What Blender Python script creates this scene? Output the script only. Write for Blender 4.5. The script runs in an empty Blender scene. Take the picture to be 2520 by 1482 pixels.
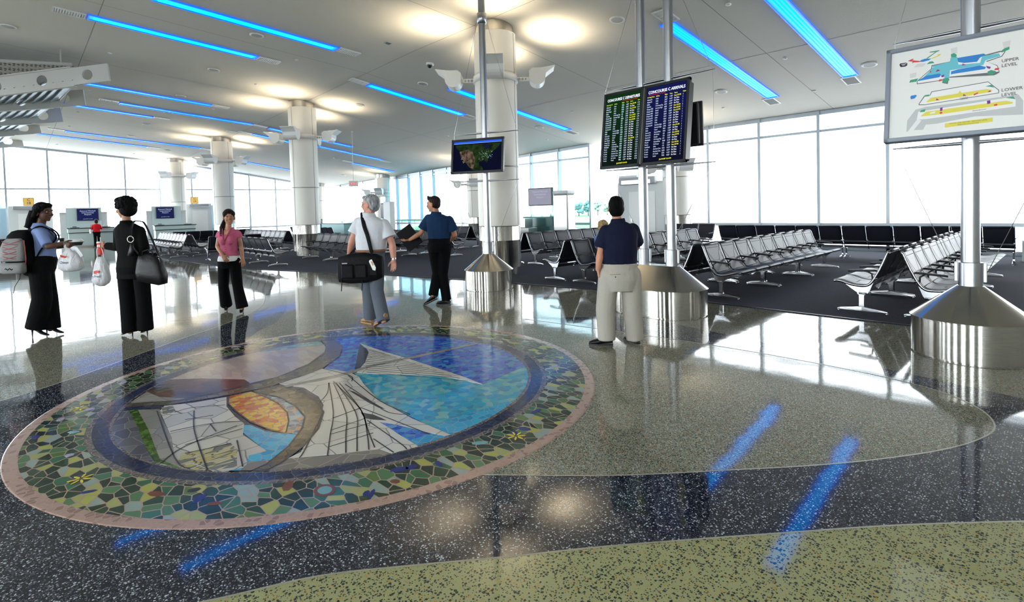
import bpy, bmesh, math, random
from mathutils import Vector, Matrix, Euler, Quaternion
from mathutils.geometry import tessellate_polygon
random.seed(7)
PI = math.pi
sc = bpy.context.scene
COL = sc.collection

# ---------------------------------------------------------------- camera
EYE = 1.65
FPX, YAW, PITCH, ROLL, PPY = 1309.98, 0.8150, 0.03219, -0.02728, 554.85
cam_d = bpy.data.cameras.new('camera')
cam = bpy.data.objects.new('camera', cam_d); COL.objects.link(cam)
_f = Vector((-math.sin(YAW)*math.cos(PITCH), math.cos(YAW)*math.cos(PITCH), -math.sin(PITCH)))
_r0 = Vector((math.cos(YAW), math.sin(YAW), 0)); _u0 = _r0.cross(_f)
_r = _r0*math.cos(ROLL) + _u0*math.sin(ROLL); _u = -_r0*math.sin(ROLL) + _u0*math.cos(ROLL)
cam.matrix_world = Matrix(((_r.x, _u.x, -_f.x, 0), (_r.y, _u.y, -_f.y, 0), (_r.z, _u.z, -_f.z, EYE), (0, 0, 0, 1)))
cam_d.sensor_width = 36; cam_d.sensor_fit = 'HORIZONTAL'
cam_d.lens = FPX/2520*36
cam_d.shift_y = -(741-PPY)/2520
cam_d.clip_start = 0.05; cam_d.clip_end = 2000
sc.camera = cam

def image_x(p):                       # only used to put repeats in left-to-right order for their labels
    d = Vector(p) - Vector((0, 0, EYE)); return d.dot(_r)/max(d.dot(_f), .1)

# ---------------------------------------------------------------- world, exposure
w = bpy.data.worlds.new('sky'); sc.world = w; w.use_nodes = True
nt = w.node_tree; nt.nodes.clear()
out = nt.nodes.new('ShaderNodeOutputWorld'); bg = nt.nodes.new('ShaderNodeBackground')
tc = nt.nodes.new('ShaderNodeTexCoord'); sx = nt.nodes.new('ShaderNodeSeparateXYZ'); rp = nt.nodes.new('ShaderNodeValToRGB')
rp.color_ramp.elements[0].position = .0; rp.color_ramp.elements[0].color = (.96, .985, 1, 1)
rp.color_ramp.elements[1].position = .6; rp.color_ramp.elements[1].color = (.86, .94, 1, 1)
# hazy sky behind the camera is made much brighter, to add light indoors
mr = nt.nodes.new('ShaderNodeMapRange'); mr.inputs['From Min'].default_value = -.75; mr.inputs['From Max'].default_value = -.05; mr.inputs['To Min'].default_value = 14.0; mr.inputs['To Max'].default_value = 3.3
nt.links.new(sx.outputs['Y'], mr.inputs['Value']); nt.links.new(mr.outputs[0], bg.inputs['Strength'])
nt.links.new(tc.outputs['Generated'], sx.inputs[0]); nt.links.new(sx.outputs['Z'], rp.inputs[0])
nt.links.new(rp.outputs[0], bg.inputs['Color']); nt.links.new(bg.outputs[0], out.inputs[0])

vs = sc.view_settings
vs.view_transform = 'Standard'; vs.look = 'None'; vs.gamma = 1; vs.use_curve_mapping = False
vs.exposure = 0.9
cy = sc.cycles
cy.max_bounces = 7; cy.diffuse_bounces = 4; cy.glossy_bounces = 4; cy.transmission_bounces = 4; cy.transparent_max_bounces = 10
cy.caustics_reflective = False; cy.caustics_refractive = False
cy.sample_clamp_indirect = 6.0
cy.use_adaptive_sampling = True; cy.adaptive_threshold = 0.02
try:
    cy.use_denoising = True; cy.denoiser = 'OPENIMAGEDENOISE'
except Exception:
    pass

# daylight through the long window walls (portals of real sky light)
def portal(name, loc, rot, sx_, sy_):
    l = bpy.data.lights.new(name, 'AREA'); l.shape = 'RECTANGLE'; l.size = sx_; l.size_y = sy_
    l.cycles.is_portal = True
    o = bpy.data.objects.new(name, l); COL.objects.link(o); o.location = loc; o.rotation_euler = rot
portal('sky_portal', (-17, 19.95, 2.5), (PI/2, 0, PI), 52, 5.2)
portal('sky_portal', (-17, -12.3, 2.6), (PI/2, 0, 0), 52, 5)  # for the added back windows
portal('sky_portal', (-43.3, 4, 3.5), (PI/2, 0, -PI/2), 32, 7)

# ---------------------------------------------------------------- materials
MATS = {}
def mat(name, color=(.5, .5, .5), rough=.5, metal=0., spec=.5, emit=None, estr=1., sheen=0., coat=0., aniso=0., sub=0.):
    m = bpy.data.materials.new(name); m.use_nodes = True
    b = m.node_tree.nodes['Principled BSDF']
    b.inputs['Base Color'].default_value = (*color, 1); b.inputs['Roughness'].default_value = rough
    b.inputs['Metallic'].default_value = metal; b.inputs['Specular IOR Level'].default_value = spec
    if emit:
        b.inputs['Emission Color'].default_value = (*emit, 1); b.inputs['Emission Strength'].default_value = estr
    if sheen: b.inputs['Sheen Weight'].default_value = sheen
    if coat: b.inputs['Coat Weight'].default_value = coat
    if sub: b.inputs['Subsurface Weight'].default_value = sub; b.inputs['Subsurface Radius'].default_value = (.01, .004, .002)
    if aniso:
        b.inputs['Anisotropic'].default_value = aniso
        t = m.node_tree.nodes.new('ShaderNodeTangent'); t.direction_type = 'RADIAL'; t.axis = 'Z'
        m.node_tree.links.new(t.outputs[0], b.inputs['Tangent'])
    MATS[name] = m
    return m
def N(m, kind, **kw):
    n = m.node_tree.nodes.new(kind)
    for k, v in kw.items():
        if k in n.inputs: n.inputs[k].default_value = v
        else: setattr(n, k, v)
    return n
def LK(m, a, b): m.node_tree.links.new(a, b)
def BS(m): return m.node_tree.nodes['Principled BSDF']
def ramp(m, stops, const=False):
    r = m.node_tree.nodes.new('ShaderNodeValToRGB'); cr = r.color_ramp
    if const: cr.interpolation = 'CONSTANT'
    while len(cr.elements) < len(stops): cr.elements.new(.5)
    for e, (p, c) in zip(cr.elements, stops): e.position = p; e.color = (*c, 1)
    return r
def mixc(m, fac, a, b):
    n = m.node_tree.nodes.new('ShaderNodeMix'); n.data_type = 'RGBA'
    for s, v in ((0, fac), (6, a), (7, b)):
        if hasattr(v, 'links') or hasattr(v, 'is_linked'): LK(m, v, n.inputs[s])
        else: n.inputs[s].default_value = v if s == 0 else (*v, 1)
    return n.outputs[2]
def mathn(m, op, a, b=None):
    n = m.node_tree.nodes.new('ShaderNodeMath'); n.operation = op
    for i, v in enumerate((a, b)):
        if v is None: continue
        if hasattr(v, 'is_linked'): LK(m, v, n.inputs[i])
        else: n.inputs[i].default_value = v
    return n.outputs[0]
def pos(m, scale=(1, 1, 1)):
    g = m.node_tree.nodes.new('ShaderNodeNewGeometry')
    mp = N(m, 'ShaderNodeMapping'); mp.inputs['Scale'].default_value = scale
    LK(m, g.outputs['Position'], mp.inputs['Vector']); return mp.outputs[0]
def opos(m, scale=(1, 1, 1)):
    g = m.node_tree.nodes.new('ShaderNodeTexCoord')
    mp = N(m, 'ShaderNodeMapping'); mp.inputs['Scale'].default_value = scale
    LK(m, g.outputs['Object'], mp.inputs['Vector']); return mp.outputs[0]
def bump(m, scale, strength, dist=.01, detail=3, vec=None):
    n = N(m, 'ShaderNodeTexNoise'); n.inputs['Scale'].default_value = scale; n.inputs['Detail'].default_value = detail
    LK(m, vec or pos(m), n.inputs['Vector'])
    b = N(m, 'ShaderNodeBump'); b.inputs['Strength'].default_value = strength; b.inputs['Distance'].default_value = dist
    LK(m, n.outputs['Fac'], b.inputs['Height']); LK(m, b.outputs[0], BS(m).inputs['Normal'])
    return b
def tint(m, scale, c1, c2, lo=.35, hi=.65, vec=None, detail=4):
    n = N(m, 'ShaderNodeTexNoise'); n.inputs['Scale'].default_value = scale; n.inputs['Detail'].default_value = detail
    LK(m, vec or pos(m), n.inputs['Vector'])
    r = ramp(m, [(lo, c1), (hi, c2)]); LK(m, n.outputs['Fac'], r.inputs[0]); LK(m, r.outputs[0], BS(m).inputs['Base Color'])
    return r

# polished floors: a clear seal that is slightly wavy
def waves(m, k=1.0):
    v = pos(m)
    n = N(m, 'ShaderNodeTexNoise'); n.inputs['Scale'].default_value = 2.2; n.inputs['Detail'].default_value = 1.5
    LK(m, v, n.inputs['Vector'])
    b = N(m, 'ShaderNodeBump'); b.inputs['Strength'].default_value = .05*k; b.inputs['Distance'].default_value = .03
    LK(m, n.outputs['Fac'], b.inputs['Height']); LK(m, b.outputs[0], BS(m).inputs['Normal'])
def terrazzo(name, base, base2, chips, rough=.055, scale=95):
    m = mat(name, base, rough, spec=.62)
    v = pos(m)
    n = N(m, 'ShaderNodeTexNoise'); n.inputs['Scale'].default_value = 260; n.inputs['Detail'].default_value = 2; LK(m, v, n.inputs['Vector'])
    r = ramp(m, [(.35, base), (.65, base2)]); LK(m, n.outputs['Fac'], r.inputs[0])
    colr = r.outputs[0]
    for i, (c, share, sc_, size) in enumerate(chips):
        mp = pos(m, (1, 1, .01))
        nz = N(m, 'ShaderNodeTexNoise'); nz.inputs['Scale'].default_value = 60; LK(m, mp, nz.inputs['Vector'])
        ad = N(m, 'ShaderNodeVectorMath', operation='MULTIPLY_ADD'); LK(m, nz.outputs['Color'], ad.inputs[0]); ad.inputs[1].default_value = (.006, .006, 0); LK(m, mp, ad.inputs[2])
        of = N(m, 'ShaderNodeVectorMath', operation='ADD'); LK(m, ad.outputs[0], of.inputs[0]); of.inputs[1].default_value = (3.1*i, 1.7*i, 0)
        vo = N(m, 'ShaderNodeTexVoronoi'); vo.voronoi_dimensions = '2D'; vo.inputs['Scale'].default_value = sc_; LK(m, of.outputs[0], vo.inputs['Vector'])
        se = N(m, 'ShaderNodeSeparateColor'); LK(m, vo.outputs['Color'], se.inputs[0])
        a = mathn(m, 'LESS_THAN', se.outputs[0], share)
        sz = mathn(m, 'MULTIPLY_ADD', se.outputs[1], size*.7); m.node_tree.nodes[-1].inputs[2].default_value = size*.4
        d = mathn(m, 'LESS_THAN', vo.outputs['Distance'], sz)
        f = mathn(m, 'MULTIPLY', a, d)
        colr = mixc(m, f, colr, c)
    LK(m, colr, BS(m).inputs['Base Color'])
    waves(m)
    return m
M_FIELD = terrazzo('terrazzo_field', (.21, .215, .165), (.29, .29, .225), [((.035, .06, .05), .5, 95, .5), ((.32, .13, .06), .2, 90, .5), ((.55, .53, .44), .25, 120, .5)])
M_NAVY = terrazzo('terrazzo_navy', (.007, .009, .02), (.016, .020, .036), [((.55, .58, .60), .20, 85, .38), ((.13, .15, .18), .4, 130, .5), ((.5, .55, .6), .16, 60, .3)])
M_OLIVE = terrazzo('terrazzo_olive', (.36, .36, .17), (.44, .44, .23), [((.025, .04, .03), .32, 62, .42), ((.05, .06, .05), .28, 110, .5), ((.5, .3, .08), .12, 90, .45)])

def shards(name, scale, cols, grout=(.52, .36, .3), gw=.045, rough=.12, stretch=(1, 1), warp=.03):
    m = mat(name, cols[0], rough, spec=.6)
    mp = opos(m, (stretch[0], stretch[1], .01))
    nz = N(m, 'ShaderNodeTexNoise'); nz.inputs['Scale'].default_value = 5; LK(m, mp, nz.inputs['Vector'])
    ad = N(m, 'ShaderNodeVectorMath', operation='MULTIPLY_ADD'); LK(m, nz.outputs['Color'], ad.inputs[0]); ad.inputs[1].default_value = (warp, warp, 0); LK(m, mp, ad.inputs[2])
    v1 = N(m, 'ShaderNodeTexVoronoi'); v1.voronoi_dimensions = '2D'; v1.feature = 'F1'; v1.inputs['Scale'].default_value = scale; LK(m, ad.outputs[0], v1.inputs['Vector'])
    v2 = N(m, 'ShaderNodeTexVoronoi'); v2.voronoi_dimensions = '2D'; v2.feature = 'DISTANCE_TO_EDGE'; v2.inputs['Scale'].default_value = scale; LK(m, ad.outputs[0], v2.inputs['Vector'])
    se = N(m, 'ShaderNodeSeparateColor'); LK(m, v1.outputs['Color'], se.inputs[0])
    k = len(cols)
    r = ramp(m, [(i/k, c) for i, c in enumerate(cols)], True); LK(m, se.outputs[0], r.inputs[0])
    if gw:
        e = mathn(m, 'LESS_THAN', v2.outputs['Distance'], gw)
        LK(m, mixc(m, e, r.outputs[0], grout), BS(m).inputs['Base Color'])
    else:
        LK(m, r.outputs[0], BS(m).inputs['Base Color'])
    # every shard lies at its own slight tilt
    b = N(m, 'ShaderNodeBump'); b.inputs['Strength'].default_value = .25; b.inputs['Distance'].default_value = .004
    n2 = N(m, 'ShaderNodeTexNoise'); n2.inputs['Scale'].default_value = 14; LK(m, mp, n2.inputs['Vector'])
    LK(m, n2.outputs['Fac'], b.inputs['Height']); LK(m, b.outputs[0], BS(m).inputs['Normal'])
    return m

M_CEIL = mat('ceiling_plaster', (.74, .69, .61), .9); bump(M_CEIL, 90, .5, .012, 4)
M_WALL = mat('wall_paint', (.80, .79, .75), .6)
M_CARPET = mat('carpet_blue', (.012, .014, .02), .95)
tint(M_CARPET, 38, (.0036, .0055, .014), (.0110, .0165, .040), .3, .7, detail=8); bump(M_CARPET, 300, .6, .006)
M_COLUMN = mat('cream_column_panel', (.80, .76, .68), .38)
M_STEEL = mat('brushed_steel', (.44, .42, .385), .16, 1., aniso=.85)
BS(M_STEEL).inputs['Anisotropic Rotation'].default_value = .25
n_ = N(M_STEEL, 'ShaderNodeTexNoise'); n_.inputs['Scale'].default_value = 9; n_.inputs['Detail'].default_value = 5
LK(M_STEEL, pos(M_STEEL, (1, 1, 60)), n_.inputs['Vector'])
r_ = ramp(M_STEEL, [(.3, (.12,)*3), (.7, (.22,)*3)]); LK(M_STEEL, n_.outputs['Fac'], r_.inputs[0]); LK(M_STEEL, r_.outputs[0], BS(M_STEEL).inputs['Roughness'])
M_STEELP = mat('steel_sheet', (.58, .57, .55), .28, 1.)
M_ALU = mat('satin_aluminium', (.40, .41, .44), .3, 1.)
M_CAST = mat('polished_cast_aluminium', (.34, .34, .36), .17, 1.)
M_DARKMET = mat('dark_metal', (.05, .052, .058), .35, .6)
M_FRAME = mat('window_frame_metal', (.42, .46, .50), .4, .5)
M_VINYL = mat('black_vinyl', (.012, .013, .020), .40, spec=.5)
M_SEAM = mat('vinyl_seam', (.004, .004, .006), .6)
M_RUBBER = mat('black_rubber', (.012, .012, .013), .5)
M_WHITE = mat('white_enamel', (.82, .81, .78), .4)
M_GREY = mat('grey_plastic', (.35, .36, .38), .45)
M_BLACKP = mat('black_plastic', (.012, .013, .016), .3)
M_RED = mat('red_plastic', (.55, .02, .015), .4)
M_PAPER = mat('white_print', (.8, .8, .8), .6)
M_BLUE = mat('blue_neon', (.02, .1, .2), .4, emit=(.0, .23, 1.0), estr=1.3)
M_BLUE2 = mat('blue_tube', (.02, .1, .2), .4, emit=(.0, .40, 1.0), estr=1.5)
M_BLUEEDGE = mat('blue_trim', (.02, .08, .3), .4, emit=(.0, .09, 1.0), estr=.9)
M_LAMP = mat('uplight_lamp', (.9, .85, .7), .4, emit=(1, .85, .6), estr=3)
M_SPOT = mat('small_lamp', (.9, .9, .85), .4, emit=(1, .97, .9), estr=1.35)

def glass(name, tintc, refl=.06):
    m = bpy.data.materials.new(name); m.use_nodes = True; t = m.node_tree; t.nodes.clear()
    o = t.nodes.new('ShaderNodeOutputMaterial'); mx = t.nodes.new('ShaderNodeMixShader')
    tr = t.nodes.new('ShaderNodeBsdfTransparent'); tr.inputs[0].default_value = (*tintc, 1)
    g = t.nodes.new('ShaderNodeBsdfGlossy'); g.inputs['Roughness'].default_value = .02
    lw = t.nodes.new('ShaderNodeLayerWeight'); lw.inputs['Blend'].default_value = .18
    mm = t.nodes.new('ShaderNodeMath'); mm.operation = 'MULTIPLY_ADD'; mm.inputs[1].default_value = .35; mm.inputs[2].default_value = refl
    t.links.new(lw.outputs['Facing'], mm.inputs[0]); t.links.new(mm.outputs[0], mx.inputs[0])
    t.links.new(tr.outputs[0], mx.inputs[1]); t.links.new(g.outputs[0], mx.inputs[2]); t.links.new(mx.outputs[0], o.inputs[0])
    return m
G_CLEAR = glass('window_glass', (.95, .985, 1), .04)
G_DIM_BLUE = glass('window_glass_blue', (.20, .40, .50), .04)  # tint stands in for a less overexposed view through clear glass
G_DIM_PALE = glass('window_glass_pale', (.40, .56, .60), .04)  # weaker tint, also dimming the view in place of lower exposure
G_SCREEN = glass('counter_glass', (.62, .78, .78), .1)

# ---------------------------------------------------------------- mesh builder
class MB:
    def __init__(s): s.v = []; s.f = []; s.mi = []; s.sm = []
    def add(s, vs_, fs, m=0, smooth=False):
        b = len(s.v); s.v += [tuple(v) for v in vs_]
        for f in fs: s.f.append([b+i for i in f]); s.mi.append(m); s.sm.append(smooth)
        return s
    def box(s, c, d, m=0, rz=0., R=None, bev=0.):
        x, y, z = d[0]/2, d[1]/2, d[2]/2
        R = R or Matrix.Rotation(rz, 3, 'Z'); c = Vector(c)
        if bev:
            b = min(bev, x*.9, y*.9, z*.9); P = []
            for sxx in (-1, 1):
                for syy in (-1, 1):
                    for szz in (-1, 1):
                        P += [(sxx*(x-b), syy*(y-b), szz*z), (sxx*(x-b), syy*y, szz*(z-b)), (sxx*x, syy*(y-b), szz*(z-b))]
            bm = bmesh.new(); [bm.verts.new(p) for p in P]; bmesh.ops.convex_hull(bm, input=bm.verts[:])
            bm.verts.index_update()
            s.add([c+R@v.co for v in bm.verts], [[v.index for v in f.verts] for f in bm.faces], m); bm.free(); return s
        P = [Vector((a*x, b*y, e*z)) for e in (-1, 1) for b in (-1, 1) for a in (-1, 1)]
        s.add([c+R@p for p in P], [(0, 2, 3, 1), (4, 5, 7, 6), (0, 1, 5, 4), (2, 6, 7, 3), (0, 4, 6, 2), (1, 3, 7, 5)], m); return s
    def tube(s, pts, r, n=12, m=0, cap=True, k=1.0, side=None, smooth=True):
        pts = [Vector(p) for p in pts]; rr = r if isinstance(r, (list, tuple)) else [r]*len(pts)
        rings = []; up = None
        for i, p in enumerate(pts):
            t = (pts[min(i+1, len(pts)-1)]-pts[max(i-1, 0)]).normalized()
            if side is not None: u = Vector(side); u = (u - t*u.dot(t)).normalized()
            else:
                if up is None: up = Vector((0, 0, 1)) if abs(t.z) < .9 else Vector((1, 0, 0))
                u = (up - t*up.dot(t)).normalized(); up = u
            v = t.cross(u)
            rings.append([p+(u*math.cos(a)+v*math.sin(a)*k)*rr[i] for a in [2*PI*j/n for j in range(n)]])
        return s.loft(rings, m, cap, smooth)
    def loft(s, rings, m=0, cap=True, smooth=True, close=True):
        n = len(rings[0]); V = [p for r in rings for p in r]; F = []
        for i in range(len(rings)-1):
            for j in range(n if close else n-1):
                a = i*n+j; b = i*n+(j+1) % n; F.append((a, b, b+n, a+n))
        s.add(V, F, m, smooth)
        if cap:
            b = len(s.v)-len(V)
            s.f.append([b+j for j in range(n)][::-1]); s.mi.append(m); s.sm.append(False)
            e = len(s.v)-n
            s.f.append([e+j for j in range(n)]); s.mi.append(m); s.sm.append(False)
        return s
    def lathe(s, prof, c=(0, 0, 0), n=48, m=0, a0=0., a1=2*PI, smooth=True, sx=1., sy=1., stretch=0.):
        c = Vector(c); full = abs(a1-a0-2*PI) < 1e-6; k = n if full else n+1
        V = []
        for r, z in prof:
            for j in range(k):
                a = a0+(a1-a0)*j/n; x = math.cos(a)*r*sx
                x += stretch*(1 if math.cos(a) > 1e-6 else (-1 if math.cos(a) < -1e-6 else 0))
                V.append(c+Vector((x, math.sin(a)*r*sy, z)))
        F = []
        for i in range(len(prof)-1):
            for j in range(n if full else n):
                a = i*k+j; b = i*k+(j+1) % k; F.append((a, b, b+k, a+k))
        return s.add(V, F, m, smooth)
    def prism(s, poly, z0, z1, m=0, fr=None, sides=True):      # fr: 3x4-style (origin, ex, ey, ez)
        o, ex, ey, ez = fr or (Vector((0, 0, 0)), Vector((1, 0, 0)), Vector((0, 1, 0)), Vector((0, 0, 1)))
        o, ex, ey, ez = map(Vector, (o, ex, ey, ez))
        n = len(poly); P = [Vector((p[0], p[1], 0)) for p in poly]
        tri = tessellate_polygon([P])
        V = [o+ex*p.x+ey*p.y+ez*z0 for p in P]+[o+ex*p.x+ey*p.y+ez*z1 for p in P]
        ar = sum(P[i].x*P[(i+1) % n].y-P[(i+1) % n].x*P[i].y for i in range(n))
        F = []
        for t in tri:
            a = (P[t[1]]-P[t[0]]).cross(P[t[2]]-P[t[0]]).z
            t = t if a > 0 else t[::-1]
            F.append([n+i for i in t])
            if sides: F.append(list(t)[::-1])
        if sides:
            for i in range(n):
                j = (i+1) % n
                F.append((i, j, n+j, n+i) if ar > 0 else (j, i, n+i, n+j))
        return s.add(V, F, m)
    def sphere(s, c, r, m=0, nu=12, nv=8, R=None):
        c = Vector(c); r = r if hasattr(r, '__len__') else (r, r, r); R = R or Matrix.Identity(3)
        V = [c+R@Vector((0, 0, r[2]))]
        for i in range(1, nv):
            th = PI*i/nv
            for j in range(nu):
                a = 2*PI*j/nu; V.append(c+R@Vector((math.sin(th)*math.cos(a)*r[0], math.sin(th)*math.sin(a)*r[1], math.cos(th)*r[2])))
        V.append(c+R@Vector((0, 0, -r[2]))); F = []
        for j in range(nu): F.append((0, 1+j, 1+(j+1) % nu))
        for i in range(nv-2):
            for j in range(nu):
                a = 1+i*nu+j; b = 1+i*nu+(j+1) % nu; F.append((a, a+nu, b+nu, b))
        e = len(V)-1
        for j in range(nu): F.append((e, e-nu+(j+1) % nu, e-nu+j))
        return s.add(V, F, m, True)
    def mesh(s, name):
        me = bpy.data.meshes.new(name); me.from_pydata(s.v, [], s.f)
        me.polygons.foreach_set('material_index', s.mi); me.polygons.foreach_set('use_smooth', s.sm); me.update()
        return me
    def build(s, name, mats, parent=None, loc=None, rot=None, fix=False, crease=None):
        me = s.mesh(name)
        for m in (mats if isinstance(mats, (list, tuple)) else [mats]): me.materials.append(m)
        if fix:
            bm = bmesh.new(); bm.from_mesh(me); bmesh.ops.recalc_face_normals(bm, faces=bm.faces[:]); bm.to_mesh(me); bm.free()
        if crease is not None: me.set_sharp_from_angle(angle=crease)
        return link(name, me, parent, loc, rot)
def link(name, me, parent=None, loc=None, rot=None):
    o = bpy.data.objects.new(name, me); COL.objects.link(o)
    if parent: o.parent = parent
    if loc is not None: o.location = loc
    if rot is not None: o.rotation_euler = rot
    return o
def tag(o, label=None, cat=None, group=None, kind=None):
    if label: o['label'] = label
    if cat: o['category'] = cat
    if group: o['group'] = group
    if kind: o['kind'] = kind
    return o
def thing(name, label, cat, loc=(0, 0, 0), rz=0., group=None):
    o = bpy.data.objects.new(name, None); COL.objects.link(o); o.empty_display_size = .1
    o.location = loc; o.rotation_euler = (0, 0, rz)
    return tag(o, label, cat, group)
def struct(o): o['kind'] = 'structure'; return o
def copy_tree(o, parent=None):
    c = o.copy(); COL.objects.link(c); c.parent = parent
    for ch in [x for x in o.children]: copy_tree(ch, c)
    return c
def text(name, body, size, material, parent, loc, rot=(PI/2, 0, 0), align='LEFT', spacing=1., extrude=.0008, xs=1., bold=0.):
    cu = bpy.data.curves.new(name, 'FONT'); cu.body = body; cu.size = size; cu.align_x = align
    cu.space_line = spacing; cu.extrude = extrude; cu.resolution_u = 2; cu.offset = bold
    cu.materials.append(material)
    o = link(name, cu, parent, loc, rot); o.scale = (xs, 1, 1)
    return o
ORD = ['first', 'second', 'third', 'fourth', 'fifth', 'sixth', 'seventh', 'eighth', 'ninth', 'tenth', 'eleventh', 'twelfth', 'thirteenth', 'fourteenth', 'fifteenth', 'sixteenth', 'seventeenth', 'eighteenth', 'nineteenth', 'twentieth', 'twenty-first', 'twenty-second', 'twenty-third', 'twenty-fourth']

# ================================================================ shell
XL, YR = -43.0, 19.6
def zridge(x): return 6.22 if x > -13 else 6.22+(x+13)*.0248
def ceil_z(x, y): return zridge(x)+(.083 if y < 8.6 else .15)*(8.6-y)
def ceil_tilt(x, y): return -math.atan(.083 if y < 8.6 else .15)

b = MB()
xs_ = [XL-.2, -13, 9]; ys_ = [-12, 8.6, YR+.3]
for i in range(2):
    for j in range(2):
        q = [(xs_[i], ys_[j]), (xs_[i+1], ys_[j]), (xs_[i+1], ys_[j+1]), (xs_[i], ys_[j+1])]
        V = [(x, y, ceil_z(x, y)) for x, y in q]+[(x, y, ceil_z(x, y)+.25) for x, y in q]
        b.add(V, [(3, 2, 1, 0), (4, 5, 6, 7), (0, 1, 5, 4), (1, 2, 6, 5), (2, 3, 7, 6), (3, 0, 4, 7)])
struct(b.build('ceiling', M_CEIL))

# floor: terrazzo field, the bands let into it, carpet
b = MB(); b.box((-17, 4, -.1), (54, 34, .2)); struct(b.build('floor', M_FIELD))
CARPET_EDGE = [(9, 8.34), (-6.4, 8.34), (-8.4, 7.98), (-9.85, 7.68), (-12.4, 7.04), (-14.7, 6.2), (-17.5, 5.25), (-20.5, 4.8), (-24, 4.55), (-30, 4.2), (-36, 3.8), (XL+.05, 3.5)]
b = MB(); b.prism(CARPET_EDGE+[(XL+.05, YR-.05), (9, YR-.05)], 0, .012); struct(b.build('floor', M_CARPET))
def smooth_path(P, k=8):
    out = []
    for i in range(len(P)-1):
        p0 = Vector(P[max(i-1, 0)]); p1 = Vector(P[i]); p2 = Vector(P[i+1]); p3 = Vector(P[min(i+2, len(P)-1)])
        for j in range(k):
            t = j/k
            out.append(tuple(.5*((2*p1)+(p2-p0)*t+(2*p0-5*p1+4*p2-p3)*t*t+(3*p1-p0-3*p2+p3)*t**3)))
    out.append(tuple(P[-1])); return out
PAD = smooth_path([(-2.62, 1.98), (-1.95, 2.6), (-1.45, 3.17), (-1.12, 3.56), (-.87, 3.9), (-.62, 4.3), (-.46, 4.66), (-.39, 5.02), (-.5, 5.38), (-.78, 5.66), (-1.3, 5.82), (-2.2, 5.88), (-3.1, 5.84), (-4.3, 5.7), (-5.6, 5.5)])
OLV = smooth_path([(-3.4, -1.1), (-2.9, -.1), (-2.56, .53), (-2.36, .95), (-2.1, 1.31), (-1.83, 1.66), (-1.54, 2.05), (-1.03, 2.68), (-.48, 3.33), (.3, 4.1), (1.5, 5.0), (3.2, 5.6), (6, 6.0)])
LDK = smooth_path([(-6.2, -1.1), (-6.6, -.5), (-6.95, .11), (-7.3, .55), (-7.75, 1.02), (-8.35, 1.65), (-9.05, 2.45), (-10.2, 3.3), (-12.5, 4.1)])
LDL = smooth_path([(-11.8, 4.3), (-9.6, 3.5), (-8.5, 2.95), (-7.97, 2.5), (-7.5, 2.2), (-7.0, 2.0)])
b = MB()
# dark band below and right of the medallion, out to the carpet line
b.prism([p for p in PAD]+[(-5.6, 5.62), (-4.4, 6.7), (-3.3, 6.5), (-1.05, 6.05), (.6, 5.7), (6, 6.0)]+OLV[::-1][1:]+LDK+LDL+[(-6.6, 1.2), (-4.95, 1.4)], 0, .0012)
struct(b.build('floor', M_NAVY))
b = MB(); b.prism(OLV+[(9, 6.0), (9, -1.1)], 0, .0014); struct(b.build('floor', M_OLIVE))
b = MB()                                                   # thin divider strips between the colours
def ribbon(b, P, wd, z, m=0):
    n = len(P); L = []; Rr = []
    for i in range(n):
        t = (Vector(P[min(i+1, n-1)])-Vector(P[max(i-1, 0)])).normalized(); s = Vector((-t.y, t.x))*wd/2
        L.append((P[i][0]+s.x, P[i][1]+s.y, z)); Rr.append((P[i][0]-s.x, P[i][1]-s.y, z))
    b.add(L+Rr, [(i, n+i, n+i+1, i+1) for i in range(n-1)], m)
ribbon(b, PAD, .012, .0022); ribbon(b, OLV, .012, .0022); ribbon(b, LDK, .012, .0022)
struct(b.build('trim_1', mat('brass_divider', (.45, .42, .33), .3, .3)))
b = MB(); ribbon(b, CARPET_EDGE, .03, .0135); struct(b.build('trim_2', M_DARKMET))

# closing walls out of the picture; the back windows are added for their light
b = MB(); b.box((-17, -12.1, .3), (53, .2, .6)); b.box((-17, -12.1, 7.), (53, .2, 3.))
for k in range(11): b.box((-42+5.2*k, -12.1, 3.05), (3.3, .2, 5.2))  # piers spaced so the added daylight enters in streaks
struct(b.build('wall_back', M_WALL))
b = MB(); b.box((-17, -12.1, 3.05), (53, .02, 4.9)); struct(b.build('window_99', G_CLEAR))  # unseen pane, added with its openings to bring in daylight
b = MB(); b.box((9.1, 4, 3.4), (.2, 33, 7.4)); struct(b.build('wall_side', M_WALL))

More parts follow.
